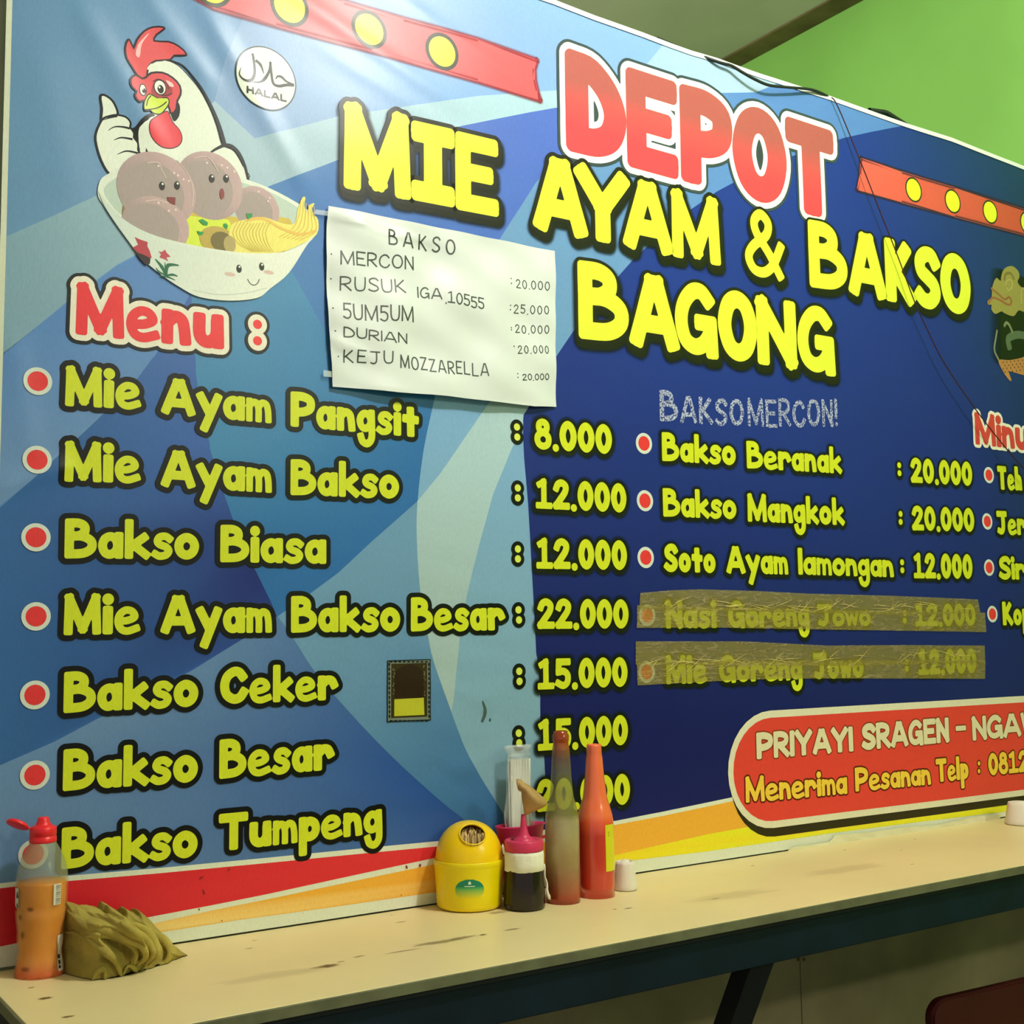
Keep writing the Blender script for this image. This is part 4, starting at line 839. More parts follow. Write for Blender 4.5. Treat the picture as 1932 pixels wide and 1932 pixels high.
def tape(strips, label):
    root = empty('packing_tape', (PW(*strips[0][0])[0], -.006, PW(*strips[0][0])[1])); tag(root, label, 'tape', 'brown tape strips over crossed-out dishes')
    for k, s in enumerate(strips):
        p = Print(.012); p.poly(P2(s), .0052+k*.0012, (150, 140, 70)); o = p.build('tape_strip', root, M_tape, lambda x, z: .0006*np.sin(90*z+20*x)*np.sin(13*x)); o.matrix_parent_inverse = Matrix.Translation(root.location).inverted()
    # raised creases
    q = Print(.01)
    (xa, za_), (xb, zb) = PW(strips[-1][0][0]+10, strips[-1][0][1]+12), PW(strips[-1][2][0]-10, strips[-1][2][1]-8)
    rnd = random.Random(len(label))
    for k in range(34):
        x, z = rnd.uniform(xa, xb), rnd.uniform(min(za_, zb)+.004, max(za_, zb)+.012); a = rnd.uniform(-.5, .5) if k % 3 else rnd.uniform(.6, 1.2); L = rnd.uniform(.012, .055)
        pts = smooth([(x-L*math.cos(a), z-L*.5*math.sin(a)), (x, z+rnd.uniform(-.003, .003)), (x+L*math.cos(a), z+L*.5*math.sin(a))], 5); pts = [(max(xa, min(xb, u)), v) for u, v in pts]
        q.stroke(pts, ramp(len(pts), .0001, .0007, .0001), .0078, (206, 188, 112), cap=False)
    o = q.build('tape_crease', root, M_vinyl); o['kind'] = 'stuff'; o.matrix_parent_inverse = Matrix.Translation(root.location).inverted()
tape([[(1204.8, 1118.8), (1260, 1114), (1320, 1112), (1420, 1115), (1519.6, 1120), (1680, 1124), (1841.3, 1131), (1847, 1156), (1700, 1160), (1500, 1155), (1204, 1150)],
      [(1198.8, 1142), (1500, 1150), (1855, 1156), (1857, 1192.7), (1700, 1190), (1500, 1187), (1350, 1184), (1198, 1184.7)]], 'brown packing tape stuck over the Nasi Goreng Jowo line')
tape([[(1197, 1210), (1300, 1210), (1400, 1210), (1559.6, 1218), (1700, 1217), (1855, 1218), (1855.5, 1250), (1600, 1256), (1196, 1254)],
      [(1198, 1250), (1500, 1246), (1855.5, 1246), (1856, 1280.6), (1700, 1280), (1500, 1280), (1400, 1282), (1200, 1293)]], 'brown packing tape stuck over the Mie Goreng Jowo line')
# small framed sticker
st = empty('sticker', (PW(770, 1303)[0], -.005, PW(770, 1303)[1])); tag(st, 'small dark framed sticker with a yellow label on the banner', 'sticker')
zk = lambda pts: Z(pts, 700, 1220, 7.43)
def sp(p, name, label=None):
    o = p.build(name, st); o.matrix_parent_inverse = Matrix.Translation(st.location).inverted()
    if label: o['label'] = label
p = pr(); p.poly(zk([(225, 200), (820, 182), (820, 1025), (217, 1052)]), .0026, (118, 126, 112)); p.stroke(zk([(225, 200), (820, 182), (820, 1025), (217, 1052)]), .0009, .0028, (14, 22, 20), closed=True)
for k in range(12):
    for X, Y in ((260+k*0, 250+k*66), (792, 250+k*66)): p.ellipse(zk([(X-14 if X < 500 else X+8, Y)])[0], .0018, .0034, .0028, (16, 22, 18), 8)
for k in range(9):
    for Y in (205, 1030): p.ellipse(zk([(270+k*62, Y+8)])[0], .0034, .0014, .0028, (16, 22, 18), 8)
sp(p, 'sticker_border', 'scalloped grey and black border')
p = pr(); p.poly(zk([(275, 240), (775, 228), (775, 980), (268, 1000)]), .0030, (52, 40, 12))
for k in range(26):
    a = random.uniform(0, 1); X, Y = (300+random.uniform(-8, 22), 260+a*430) if k % 2 else (745+random.uniform(-22, 8), 260+a*430); p.ellipse(zk([(X, Y)])[0], .0010, .0014, .0032, (120, 112, 84), 6)
p.poly(zk([(320, 720), (318, 400), (345, 330), (420, 280), (540, 245), (640, 275), (705, 330), (725, 400), (728, 715)]), .0033, (40, 20, 8)); sp(p, 'sticker_arch', 'dark brown arched panel')
p = pr(); p.poly(zk([(315, 738), (728, 715), (734, 955), (310, 975)]), .0035, (186, 184, 44)); sp(p, 'sticker_label', 'blank yellow label')
# clear bits of tape holding the paper
M_clear = mat('clear_tape', (226, 232, 236), .15, .7, alpha=.45)
for pts, nm in (([(592, 398), (630, 402), (628, 412), (588, 406)], 'upper left'), ([(606, 700), (632, 704), (628, 714), (606, 712)], 'lower left')):
    p = Print(.01); p.poly(P2(pts), .013, (230, 235, 235)); o = p.build('clear_tape', None, M_clear); tag(o, 'short piece of clear tape on the paper sheet\'s %s corner' % nm, 'tape')

M_mask = mat('crumpled_white_tape', (222, 216, 178), .6, .3, bump=.8, bscale=55)
p = Print(.01); lo_ = [(1480, 1606), (1565, 1594), (1640, 1583), (1720, 1570), (1800, 1559), (1880, 1547)]; up_ = [(1886, 1534), (1830, 1541), (1760, 1556), (1700, 1560), (1640, 1569), (1572, 1575), (1560, 1588), (1486, 1598)]
p.poly(P2(lo_+up_), .0085, (222, 216, 178)); o = p.build('white_tape', None, M_mask, lambda x, z: .0012+.0011*np.sin(70*x+20*z)*np.sin(160*z+31*x)); tag(o, 'crumpled whitish tape sealing the banner bottom to the counter at right', 'tape')
# ------------------------------------------------------------------ cables
def tube(name, pts, r, m, parent=None, res=6):
    cu = bpy.data.curves.new(name, 'CURVE'); cu.dimensions = '3D'; cu.bevel_depth = r; cu.bevel_resolution = 2; s = cu.splines.new('POLY'); s.points.add(len(pts)-1)
    for i, q in enumerate(pts): s.points[i].co = (*q, 1)
    o = bpy.data.objects.new(name+'_tmp', cu); SC.collection.objects.link(o); dg = bpy.context.evaluated_depsgraph_get(); me = bpy.data.meshes.new_from_object(o.evaluated_get(dg)); bpy.data.objects.remove(o)
    me.name = name; me.materials.clear(); me.materials.append(m); me.polygons.foreach_set('use_smooth', [True]*len(me.polygons))
    return link(bpy.data.objects.new(name, me), parent)
def wire(px, ys, n=6):
    out = []
    for (u, v), y in zip(px, ys): x, z = PW(u, v, y); out.append((x, y, z))
    P = [Vector(q) for q in out]; a = smooth([(q[0], q[2]) for q in out], n); b = smooth([(q[1], 0) for q in out], n)
    return [(i[0], j[0], i[1]) for i, j in zip(a, b)]
M_black = mat('black_cable', (34, 42, 34), .5, .4)
M_str = mat('dark_red_string', (66, 34, 34), .6, .3)
cb = tube('cable', wire([(1240, 72), (1300, 97), (1355, 117), (1380, 124), (1400, 136), (1425, 150), (1452, 161), (1490, 165), (1530, 169), (1556, 179), (1569, 187)], [.012, .006, -.012, -.016, -.020, -.024, -.024, -.020, -.012, -.004, .006]), .0032, M_black)
tag(cb, 'black cable looping over the top edge of the banner', 'cable')
cb = tube('cable', wire([(1640, 208), (1655, 210), (1672, 213), (1690, 224), (1712, 238)], [.012]*5), .006, M_black); tag(cb, 'dark cable bulging behind the banner top edge', 'cable')
sg_ = tube('string', wire([(1569, 184), (1576, 192), (1590, 222), (1610, 271), (1632, 326), (1660, 398), (1680, 448), (1700, 500), (1725, 568), (1745, 612), (1780, 682), (1830, 757), (1860, 798), (1900, 848), (1950, 905)], [-.008, -.012, -.014, -.018, -.022, -.024, -.024, -.024, -.026, -.028, -.030, -.034, -.034, -.034, -.034]), .0014, M_str)
tag(sg_, 'thin dark string hanging slantwise across the banner', 'string')
# ------------------------------------------------------------------ counter
M_top = mat('cream_counter_laminate', (236, 216, 160), .34, .45, noise=.10, nscale=3.0, bump=.04, bscale=60)
M_edge = mat('grey_green_edge_strip', (112, 112, 82), .5, .4, noise=.25, nscale=30)
M_blue = mat('dark_blue_painted_wood', (8, 28, 42), .5, .35, noise=.35, nscale=14)
M_dark = mat('dark_painted_wood', (26, 30, 34), .6, .35, noise=.3, nscale=12)
YF = -.381; X0, X1 = .368, XW-.004
ct = empty('counter', (1.2, -.19, .7)); tag(ct, 'long narrow cream topped wall counter with dark blue rail below the banner', 'counter')
def child(o, root): o.parent = root; o.matrix_parent_inverse = Matrix.Translation(root.location).inverted(); return o
child(bm_obj('counter_top', box_bm(X0, X1, YF, -.0015, CT-.010, CT, .0012), M_top), ct)
o = child(bm_obj('edge_strip', box_bm(X0-.001, X1, YF-.004, YF-.0002, CT-.0150, CT-.0006, .0008), M_edge), ct); o['label'] = 'worn grey green edge strip'
o = child(bm_obj('edge_strip', box_bm(X0-.004, X0-.0002, YF-.004, -.003, CT-.0150, CT-.0006, .0008), M_edge), ct)
o = child(bm_obj('under_board', box_bm(X0+.001, X1, YF+.001, -.003, CT-.022, CT-.0102), M_dark), ct)
o = child(bm_obj('front_rail', box_bm(X0+.004, X1, YF+.006, YF+.030, CT-.080, CT-.0222, .0015), M_blue), ct); o['label'] = 'dark blue painted front rail'
o = child(bm_obj('end_rail', box_bm(X0+.004, X0+.028, YF+.0305, -.004, CT-.080, CT-.0222, .0015), M_blue), ct)
# slanting struts down to the wall
def strut(px_top, w):
    x, _ = PT(px_top, 1806, CT-.08)
    a = Vector((x, YF+.035, CT-.075)); b = Vector((x-.02, -.030, .012)); bm = bmesh.new(); d = (b-a).normalized(); s = Vector((1, 0, 0)); t = d.cross(s).normalized()
    vs = []
    for c in (a, b):
        for i, j in ((-1, -1), (1, -1), (1, 1), (-1, 1)): vs.append(bm.verts.new(c+s*(i*w/2)+t*(j*.016)))
    for f in ((0, 1, 2, 3), (7, 6, 5, 4), (0, 4, 5, 1), (1, 5, 6, 2), (2, 6, 7, 3), (3, 7, 4, 0)): bm.faces.new([vs[k] for k in f])
    bmesh.ops.recalc_face_normals(bm, faces=bm.faces[:]); o = child(bm_obj('leg', bm, M_dark), ct); o['label'] = 'dark slanting leg under the rail'
strut(1407, .052)
strut(640, .052)
# stains on the laminate
M_st = vmat('counter_stain', .55, .3, alpha=True, weave=False)
def stain(px, py, L, Wd, al, rot=-.05, col=(112, 84, 40), n=22, seed=0):
    rnd = random.Random(int(px*7+py)); cx, cy = PT(px, py); vs = [(cx, cy, CT+.0006)]; cs = [(*lin(col), al)]; K = n
    cr, sr = math.cos(rot), math.sin(rot)
    for ring, rr_, aa in ((1, .55, al*.9), (2, 1.0, 0.0)):
        for k in range(K):
            a = 2*math.pi*k/K; r = rr_*(1+rnd.uniform(-.28, .28)); u, v = L*r*math.cos(a), Wd*r*math.sin(a); vs.append((cx+u*cr-v*sr, cy+u*sr+v*cr, CT+.0006)); cs.append((*lin(col), aa))
    fs = []
    for k in range(K):
        j = (k+1) % K; fs.append((0, 1+k, 1+j)); fs.append((1+k, 1+K+k, 1+K+j, 1+j))
    child(mesh_obj('stain', vs, fs, M_st, cols=cs), ct)
for s in ((618, 1823, .022, .008, .75), (678, 1805, .012, .003, .6), (643, 1815, .008, .003, .5), (760, 1795, .03, .004, .4), (830, 1778, .05, .009, .45), (870, 1770, .03, .008, .40), (911, 1764, .008, .004, .7), (757, 1740, .012, .003, .5), (470, 1790, .008, .002, .7),
          (85, 1884, .010, .005, .9), (127, 1919, .009, .004, .8), (59, 1864, .005, .002, .9), (967, 1754, .018, .005, .45), (1160, 1716, .005, .002, .7), (1186, 1714, .010, .003, .7), (1350, 1696, .014, .004, .35), (1420, 1634, .006, .002, .7), (1721, 1631, .005, .002, .7), (1600, 1640, .12, .03, .10), (1380, 1690, .10, .03, .12),
          (1726, 1584, .006, .002, .6), (1594, 1604, .006, .002, .6), (739, 1727, .003, .0015, .8), (940, 1722, .02, .01, .35), (1700, 1605, .004, .002, .5), (520, 1840, .10, .02, .10), (480, 1775, .006, .002, .6)): stain(*s)

# ------------------------------------------------------------------ things on the counter
def place(px, py, wpx):
    """front base point in px and width in px -> centre (x, y), radius"""
    x, y = PT(px, py); dv = np.array([x, y])-CAM[:2]; dv /= np.linalg.norm(dv)
    r = .03
    for _ in range(4): r = wpx/2*depth(x+dv[0]*r, y+dv[1]*r, CT)/F
    return x+dv[0]*r, y+dv[1]*r, r
def zat(u, v, x, y):                            # height of a picture row above the counter at depth of (x, y)
    n = np.array([x, y])-CAM[:2]; n /= np.linalg.norm(n); d = ray(u, v); t = (np.dot([x, y], n)-np.dot(CAM[:2], n))/np.dot(d[:2], n); return (CAM+t*d)[2]-CT
def lathe(name, prof, m, parent=None, loc=(0, 0, 0), n=56, cols=None, sx=1, sy=1, wob=None, a0=0, a1=2*math.pi):
    vs, fs, cs = [], [], []; full = abs(a1-a0-2*math.pi) < 1e-6; N = n if full else n+1
    for i, (r, z) in enumerate(prof):
        for k in range(N):
            a = a0+(a1-a0)*k/n; rr_ = r*(1+(wob(a, z) if wob else 0)); vs.append((rr_*math.cos(a)*sx, rr_*math.sin(a)*sy, z)); 
            if cols: cs.append(cols[i] if isinstance(cols[i], tuple) and len(cols[i]) == 4 else cols[i])
    for i in range(len(prof)-1):
        for k in range(n):
            j = (k+1) % N if full else k+1; fs.append((i*N+k, i*N+j, (i+1)*N+j, (i+1)*N+k))
    me = bpy.data.meshes.new(name); me.from_pydata(vs, [], fs); me.update()
    bm = bmesh.new(); bm.from_mesh(me); 
    cl = None
    if full:
        for end, (r, z) in ((0, prof[0]), (len(prof)-1, prof[-1])):
            if r < 1e-4: continue
    bmesh.ops.recalc_face_normals(bm, faces=bm.faces[:]); bm.to_mesh(me); bm.free()
    me.materials.append(m)
    if cols: a = me.color_attributes.new('Col', 'FLOAT_COLOR', 'POINT'); a.data.foreach_set('color', np.array(cs, dtype=np.float32).ravel())
    me.polygons.foreach_set('use_smooth', [True]*len(me.polygons))
    o = bpy.data.objects.new(name, me); link(o, parent)
    if parent is None: o.location = loc
    else: o.location = loc
    return o
def dense(prof, n=5):
    return [(max(0, a), b) for a, b in smooth(prof, n)]
def face_dir(x, y): return math.atan2(CAM[1]-y, CAM[0]-x)
def cyl_patch(name, r, a_c, a_w, z0, z1, m, parent, cols=None, n=14, mask=None, rz=None):
    vs, fs = [], []
    nz = 8
    for j in range(nz+1):
        for i in range(n+1):
            u, v = i/n, j/nz; z = z0+(z1-z0)*v; hw = mask(v) if mask else 1
            a = a_c+(u-.5)*a_w*hw; rr_ = rz(z) if rz else r; vs.append((rr_*math.cos(a), rr_*math.sin(a), z))
    for j in range(nz):
        for i in range(n): q = j*(n+1)+i; fs.append((q, q+1, q+n+2, q+n+1))
    cc = [cols(i/n, j/nz) for j in range(nz+1) for i in range(n+1)] if cols else None
    return mesh_obj(name, vs, fs, m, parent, True, cc)
M_stick = vmat('printed_sticker', .4, .4, weave=False)
M_ylw = mat('yellow_plastic', (248, 204, 6), .28, .5, sss=.08)
M_ylw2 = mat('bright_yellow_plastic', (240, 216, 4), .28, .5, sss=.08)
# --- yellow toothpick bin
x, y, r = place(886, 1724, 124); BA = face_dir(x, y); PB = 4.293
zr = zat(888, 1340+1190/PB, x, y); zt_ = zat(890, 1340+893/PB, x, y)
bn = empty('toothpick_bin', (x, y, CT)); tag(bn, 'small yellow dome-lidded toothpick bin with a green oval sticker', 'toothpick holder')
R1 = r*1.0; RT = r*1.07
prof = [(0, .001), (R1*.9, .001), (R1*.97, .003), (R1, .008), (R1*1.015, zr*.4), (RT*.985, zr-.016), (RT, zr-.012), (RT, zr-.009), (RT*1.01, zr-.008), (RT*1.01, zr-.002), (RT*1.0, zr-.0005), (RT*.94, zr-.001), (RT*.93, zr-.012), (0, zr-.012)]
lathe('bin_body', prof, M_ylw2, bn)
hd = zt_-zr; dome = [(RT*.955*math.cos(t*math.pi/2)**.92 if t < 1 else 0, zr+hd*math.sin(t*math.pi/2)) for t in [k/24 for k in range(25)]]
inn = [(a*.955, zr+(b-zr)*.955) for a, b in dome]
dm = lathe('dome_lid', [(RT*.955, zr-.0008)]+dome+inn[::-1]+[(RT*.912, zr-.0008), (RT*.955, zr-.0008)], M_ylw, bn)
BPz, BPr = [q[1] for q in prof[2:7]], [q[0] for q in prof[2:7]]
BZ = lambda z: 1.008*np.interp(z, BPz, BPr)
# hole facing forward right
hu, hv = 800+433/PB, 1340+995/PB
ha = BA+.17; hel = .86
hc = Vector((math.cos(ha)*math.cos(hel), math.sin(ha)*math.cos(hel), math.sin(hel)))
HR = .0215
bpy.ops.mesh.primitive_cylinder_add(radius=HR, depth=.06, vertices=48); cut = bpy.context.object; q = hc.to_track_quat('Z', 'Y')
cut.rotation_euler = q.to_euler(); cp = Vector((x, y, CT+zr))+Vector((hc.x*RT, hc.y*RT, hc.z*hd)); cut.location = cp
bpy.context.view_layer.update()
md = dm.modifiers.new('b', 'BOOLEAN'); md.operation = 'DIFFERENCE'; md.object = cut; md.solver = 'EXACT'
dg = bpy.context.evaluated_depsgraph_get(); me = bpy.data.meshes.new_from_object(dm.evaluated_get(dg)); dm.modifiers.clear(); dm.data = me; bpy.data.objects.remove(cut)
for p_ in me.polygons: p_.use_smooth = True
try: me.set_sharp_from_angle(angle=math.radians(50))
except Exception: pass
bmr = bmesh.new()
def torus_bm(R, r_, quat, cen, n=40, m=8):
    bm = bmesh.new(); V = []
    for i in range(n):
        a = 2*math.pi*i/n; row_ = []
        for j in range(m):
            b = 2*math.pi*j/m; v = Vector(((R+r_*math.cos(b))*math.cos(a), (R+r_*math.cos(b))*math.sin(a), r_*math.sin(b))); row_.append(bm.verts.new(quat @ v+cen))
        V.append(row_)
    for i in range(n):
        for j in range(m): bm.faces.new((V[i][j], V[(i+1) % n][j], V[(i+1) % n][(j+1) % m], V[i][(j+1) % m]))
    return bm
bm_obj('hole_rim', torus_bm(HR*.99, .0011, q, cp-Vector(bn.location)-hc*.0036, 40), M_ylw, bn, True)
M_pick = mat('pale_wood_picks', (244, 214, 150), .7, .3, noise=.3, nscale=80)
bm = bmesh.new()
for k in range(420):
    a, rr_ = random.uniform(0, 6.28), math.sqrt(random.random())*.034; bx_, by_ = rr_*math.cos(a), rr_*math.sin(a); h_ = zr+random.uniform(.030, .036)-rr_*.25
    mm = Matrix.Translation((bx_+hc.x*.008, by_+hc.y*.008, h_/2+.02)) @ Matrix.Rotation(random.uniform(-.12, .12), 4, 'X') @ Matrix.Rotation(random.uniform(-.12, .12), 4, 'Y')
    bmesh.ops.create_cone(bm, segments=5, radius1=.0013, radius2=.0011, depth=h_-.01, cap_ends=True, matrix=mm)
tp = bm_obj('toothpicks', bm, M_pick, None, loc=(x, y, CT)); tag(tp, 'pale wooden toothpicks packed inside the yellow dome bin', 'toothpicks', kind='stuff')
def lab(u, v):
    if v > .52: return (*lin((10, 130, 96)), 1)
    t = v/.52; a, b = np.array(lin((226, 208, 20))), np.array(lin((70, 170, 90))); return (*(a*(1-t)+b*t), 1)
zl0, zl1 = zat(890, 1340+1465/PB, x, y), zat(890, 1340+1318/PB, x, y)
cyl_patch('oval_sticker', 1, BA+.01, .86, zl0, zl1, M_stick, bn, lab, n=20, mask=lambda v: math.sqrt(max(.02, 1-(abs(v-.42)/.60)**2)), rz=BZ)
ic = lambda u, v: (*lin((226, 236, 214)), 1)
cyl_patch('sticker_print', 1, BA+.01, .08, zl0+(zl1-zl0)*.74, zl0+(zl1-zl0)*.90, M_stick, bn, ic, n=4, rz=lambda z: BZ(z)*1.006, mask=lambda v: 1 if v < .6 else 1.5-v)
cyl_patch('sticker_print', 1, BA+.01, .30, zl0+(zl1-zl0)*.615, zl0+(zl1-zl0)*.66, M_stick, bn, ic, n=8, rz=lambda z: BZ(z)*1.006)
# --- soy squeeze jar
x, y, r = place(990, 1722, 79); SA = face_dir(x, y)
jr = empty('sauce_jar', (x, y, CT)); tag(jr, 'dark soy sauce squeeze jar with a pink nozzle lid and white tape', 'sauce bottle')
zc = zat(993, 1340+1135/PB, x, y); zk1 = zat(993, 1340+1045/PB, x, y); zn = zat(993, 1340+845/PB, x, y); zb_ = zat(993, 1340+1262/PB, x, y)
M_soy = mat('dark_soy_sauce', (26, 12, 8), .16, .6); M_pink = mat('pink_plastic', (206, 50, 92), .38, .45, sss=.05); M_tissue = mat('white_tissue', (232, 228, 206), .9, .2, bump=.6, bscale=90)
RC = r*.90
lathe('jar_body', [(0, .001), (r*.92, .001), (r*.99, .004), (r, .010), (r*.985, zb_*.4), (RC*1.02, zb_-.004), (RC, zb_), (RC, zc), (0, zc)], M_soy, jr)
lathe('tape_band', [(RC*1.005, zb_-.006), (RC*1.045, zb_-.005), (RC*1.05, zb_+.006), (RC*1.05, zc-.006), (RC*1.03, zc-.0005), (RC*1.0, zc)], M_tissue, jr, n=90, wob=lambda a, z: .012*math.sin(7*a)+.008*math.sin(17*a+z*300)+(.0 if z > zb_ else .02*math.sin(5*a)))
lathe('lid', [(0, zc+.0002), (RC*1.0, zc+.0002), (RC*1.03, zc+.002), (RC*1.03, zk1-.002), (RC*.99, zk1), (RC*.80, zk1), (RC*.76, zk1-.003), (RC*.58, zk1-.003), (RC*.54, zk1+.001), (RC*.40, zk1+.003), (RC*.28, zk1+.008), (RC*.19, zk1+.018), (RC*.15, zk1+.03), (RC*.12, zn), (RC*.05, zn+.001), (0, zn+.001)], M_pink, jr)
# hanging shreds of tissue
def ribbon3(name, pts, w, wdir, m, parent=None, thick=.0006, loc=None, twist=0):
    P = [Vector(q) for q in pts]; N = len(P); vs, fs = [], []
    for i, q in enumerate(P):
        ww = w[i] if isinstance(w, (list, tuple)) else w; d = Vector(wdir).normalized(); d = Matrix.Rotation(twist*i/N, 3, 'Z') @ d; t = (P[min(i+1, N-1)]-P[max(i-1, 0)]).normalized(); nn = t.cross(d).normalized()*thick/2
        for a, b in ((-1, -1), (1, -1), (1, 1), (-1, 1)): vs.append(q+d*(a*ww/2)+nn*b)
    for i in range(N-1):
        for k in range(4): a, b = i*4+k, i*4+(k+1) % 4; fs.append((a, b, b+4, a+4))
    fs += [(3, 2, 1, 0), (4*N-4, 4*N-3, 4*N-2, 4*N-1)]
    return mesh_obj(name, vs, fs, m, parent, True, loc=loc)
rt = Vector((-math.sin(SA), math.cos(SA), 0)); fw = Vector((math.cos(SA), math.sin(SA), 0))     # rt: image right; fw: toward camera
rt = rt if (RM.T @ np.array(rt))[0] > 0 else -rt
pts = [rt*(RC*1.04+.001*math.sin(k*1.3)+k*.0007)+fw*.004+Vector((0, 0, zb_+.004-k*(zb_-.010)/11)) for k in range(12)]
ribbon3('tape_shred', pts, [.004, .003, .0025, .002, .002, .0025, .0025, .003, .004, .005, .006, .004], rt, M_tissue, jr)
pts = [-rt*(RC*1.02+k*.0009)+fw*.010+Vector((0, 0, zc-.004+k*.0035-(k > 4)*(k-4)*.004)) for k in range(7)]
ribbon3('tape_shred', pts, [.004, .007, .008, .007, .006, .004, .002], (rt*.3+Vector((0, 0, .8))), M_tissue, jr)
# --- pink wall cup behind with straws
hx, hy = PT(980, 1640); hy = -.034
d_ = ray(982, 1600); t_ = (hy-CAM[1])/d_[1]; hx = CAM[0]+t_*d_[0]
z_rim = zat(980, 1340+925/PB, hx, hy); k_ = depth(hx, hy, CT+z_rim)/F; RW = 53*k_
pc = empty('pink_cup', (hx, hy, CT)); tag(pc, 'pink plastic cup against the banner holding wrapped straws', 'cup')
M_pink2 = mat('magenta_plastic', (204, 42, 96), .4, .45, sss=.05)
lathe('cup_wall', [(0, .001), (RW*.52, .001), (RW*.60, .004), (RW*.80, z_rim*.55), (RW*.97, z_rim-.004), (RW*1.02, z_rim-.002), (RW*1.02, z_rim), (RW*.98, z_rim+.0006), (RW*.94, z_rim-.003), (RW*.76, z_rim*.55), (RW*.55, .006), (0, .006)], M_pink2, pc, sy=.50, wob=lambda a, z: .02*math.sin(3*a+1)*(z/z_rim)**3)
M_wrap = mat('clear_plastic_film', (226, 230, 224), .16, .8, alpha=.30, bump=.8, bscale=45); M_straw = mat('white_straws', (228, 224, 200), .5, .4, sss=.1)
z_top = zat(978, 1340+395/PB, hx, hy); z_film = zat(978, 1340+285/PB, hx, hy)
sw = empty('straw_pack', (hx, hy+.002, CT)); tag(sw, 'clear plastic bag of white drinking straws standing in the pink cup', 'straws')
random.seed(3)
bm = bmesh.new(); sr = .0026; proto = None
offs = [(i, j) for j in range(3) for i in range(7)]
for n_i, (i, j) in enumerate(offs):
    px_ = (i-3)*sr*1.95+(j % 2)*sr; py_ = (j-1)*sr*1.7; top_ = z_top-random.uniform(0, .0015)
    if proto is None:
        b = bmesh.new(); V = [[], [], [], []]
        for ri, (rr_, zz) in enumerate(((sr, 0), (sr, 1), (sr*.72, 1), (sr*.72, 0))):
            for k in range(10): a = 2*math.pi*k/10; V[ri].append(b.verts.new((rr_*math.cos(a), rr_*math.sin(a), zz)))
        for ri in range(3):
            for k in range(10): b.faces.new((V[ri][k], V[ri][(k+1) % 10], V[ri+1][(k+1) % 10], V[ri+1][k]))
        bmesh.ops.recalc_face_normals(b, faces=b.faces[:]); proto = bm_obj('straw', b, M_straw, sw, True); o = proto
    else: o = proto.copy(); link(o, sw)
    o.location = (px_+.001, py_*.8, .012); o.scale = (1, 1, top_-.012); o.rotation_euler = (0, (i-3)*.004, 0)
wr = 7*sr*1.12
prof = [(wr*.55, .010), (wr*.75, .05), (wr*1.15, z_rim-.02), (wr*1.45, z_rim+.012), (wr*1.30, z_rim+.04), (wr*1.12, z_rim+.07), (wr*1.06, z_top), (wr*1.10, z_top+.006), (wr*1.02, (z_top+z_film)/2), (wr*1.25, z_film-.004), (wr*1.15, z_film), (wr*.9, z_film-.003)]
lathe('film_wrap', dense(prof, 4), M_wrap, sw, sy=.52, n=80, wob=lambda a, z: .05*math.sin(5*a+z*30)+.04*math.sin(11*a-z*55)+(.10*math.sin(3*a+z*200) if z > z_top+.004 else 0))
# tan paper cone on the nozzle
M_tan = mat('tan_paper', (188, 150, 92), .6, .35, noise=.25, nscale=40, bump=.3, bscale=60)
cx_, cy_ = x, y; A0 = Vector((cx_, cy_, CT+zn-.004))
def at(u, v, yy=None, dd=0):
    n = np.array([x, y])-CAM[:2]; n /= np.linalg.norm(n); d = ray(u, v); t = (np.dot([x, y], n)+dd-np.dot(CAM[:2], n))/np.dot(d[:2], n); return Vector(CAM+t*d)
zz7 = lambda X, Y, dd=0: at(800+X/PB, 1340+Y/PB, dd=dd)
rows = [[(748, 562, .012), (752, 600, .000), (762, 640, -.004), (778, 655, .004)],
        [(775, 562, .014), (785, 600, -.006), (792, 640, -.010), (790, 660, -.002)],
        [(830, 600, .016), (840, 640, -.012), (840, 700, -.014), (795, 720, -.004)],
        [(890, 640, .016), (900, 690, -.010), (890, 745, -.012), (805, 785, -.004)],
        [(945, 690, .016), (955, 730, -.002), (930, 775, -.006), (812, 830, -.002)],
        [(985, 730, .018), (990, 765, .010), (930, 800, .006), (825, 848, .002)]]
V, Fc = [], []; nr = 5
grid = []
for rw_ in rows:
    q = smooth([(a, b) for a, b, c in rw_], 4); c = smooth([(c, 0) for a, b, c in rw_], 4); grid.append([(u[0], u[1], w_[0]) for u, w_ in zip(q, c)])
g2 = []
for j in range(len(grid[0])):
    col = [g[j] for g in grid]; q = smooth([(a, b) for a, b, c in col], 4); c = smooth([(c, 0) for a, b, c in col], 4); g2.append([(u[0], u[1], w_[0]) for u, w_ in zip(q, c)])
nj, ni = len(g2), len(g2[0])
ra = random.Random(2)
for j in range(nj):
    for i in range(ni): a, b, c = g2[j][i]; V.append(zz7(a, b, c+.0008*math.sin(i*1.7+j*.9)))
for j in range(nj-1):
    for i in range(ni-1): k = j*ni+i; Fc.append((k, k+1, k+ni+1, k+ni))
co = mesh_obj('paper_cone', V, Fc, M_tan, None, True); so = co.modifiers.new('s', 'SOLIDIFY'); so.thickness = .0007
tag(co, 'folded tan paper cone perched on the pink nozzle of the dark jar', 'paper')
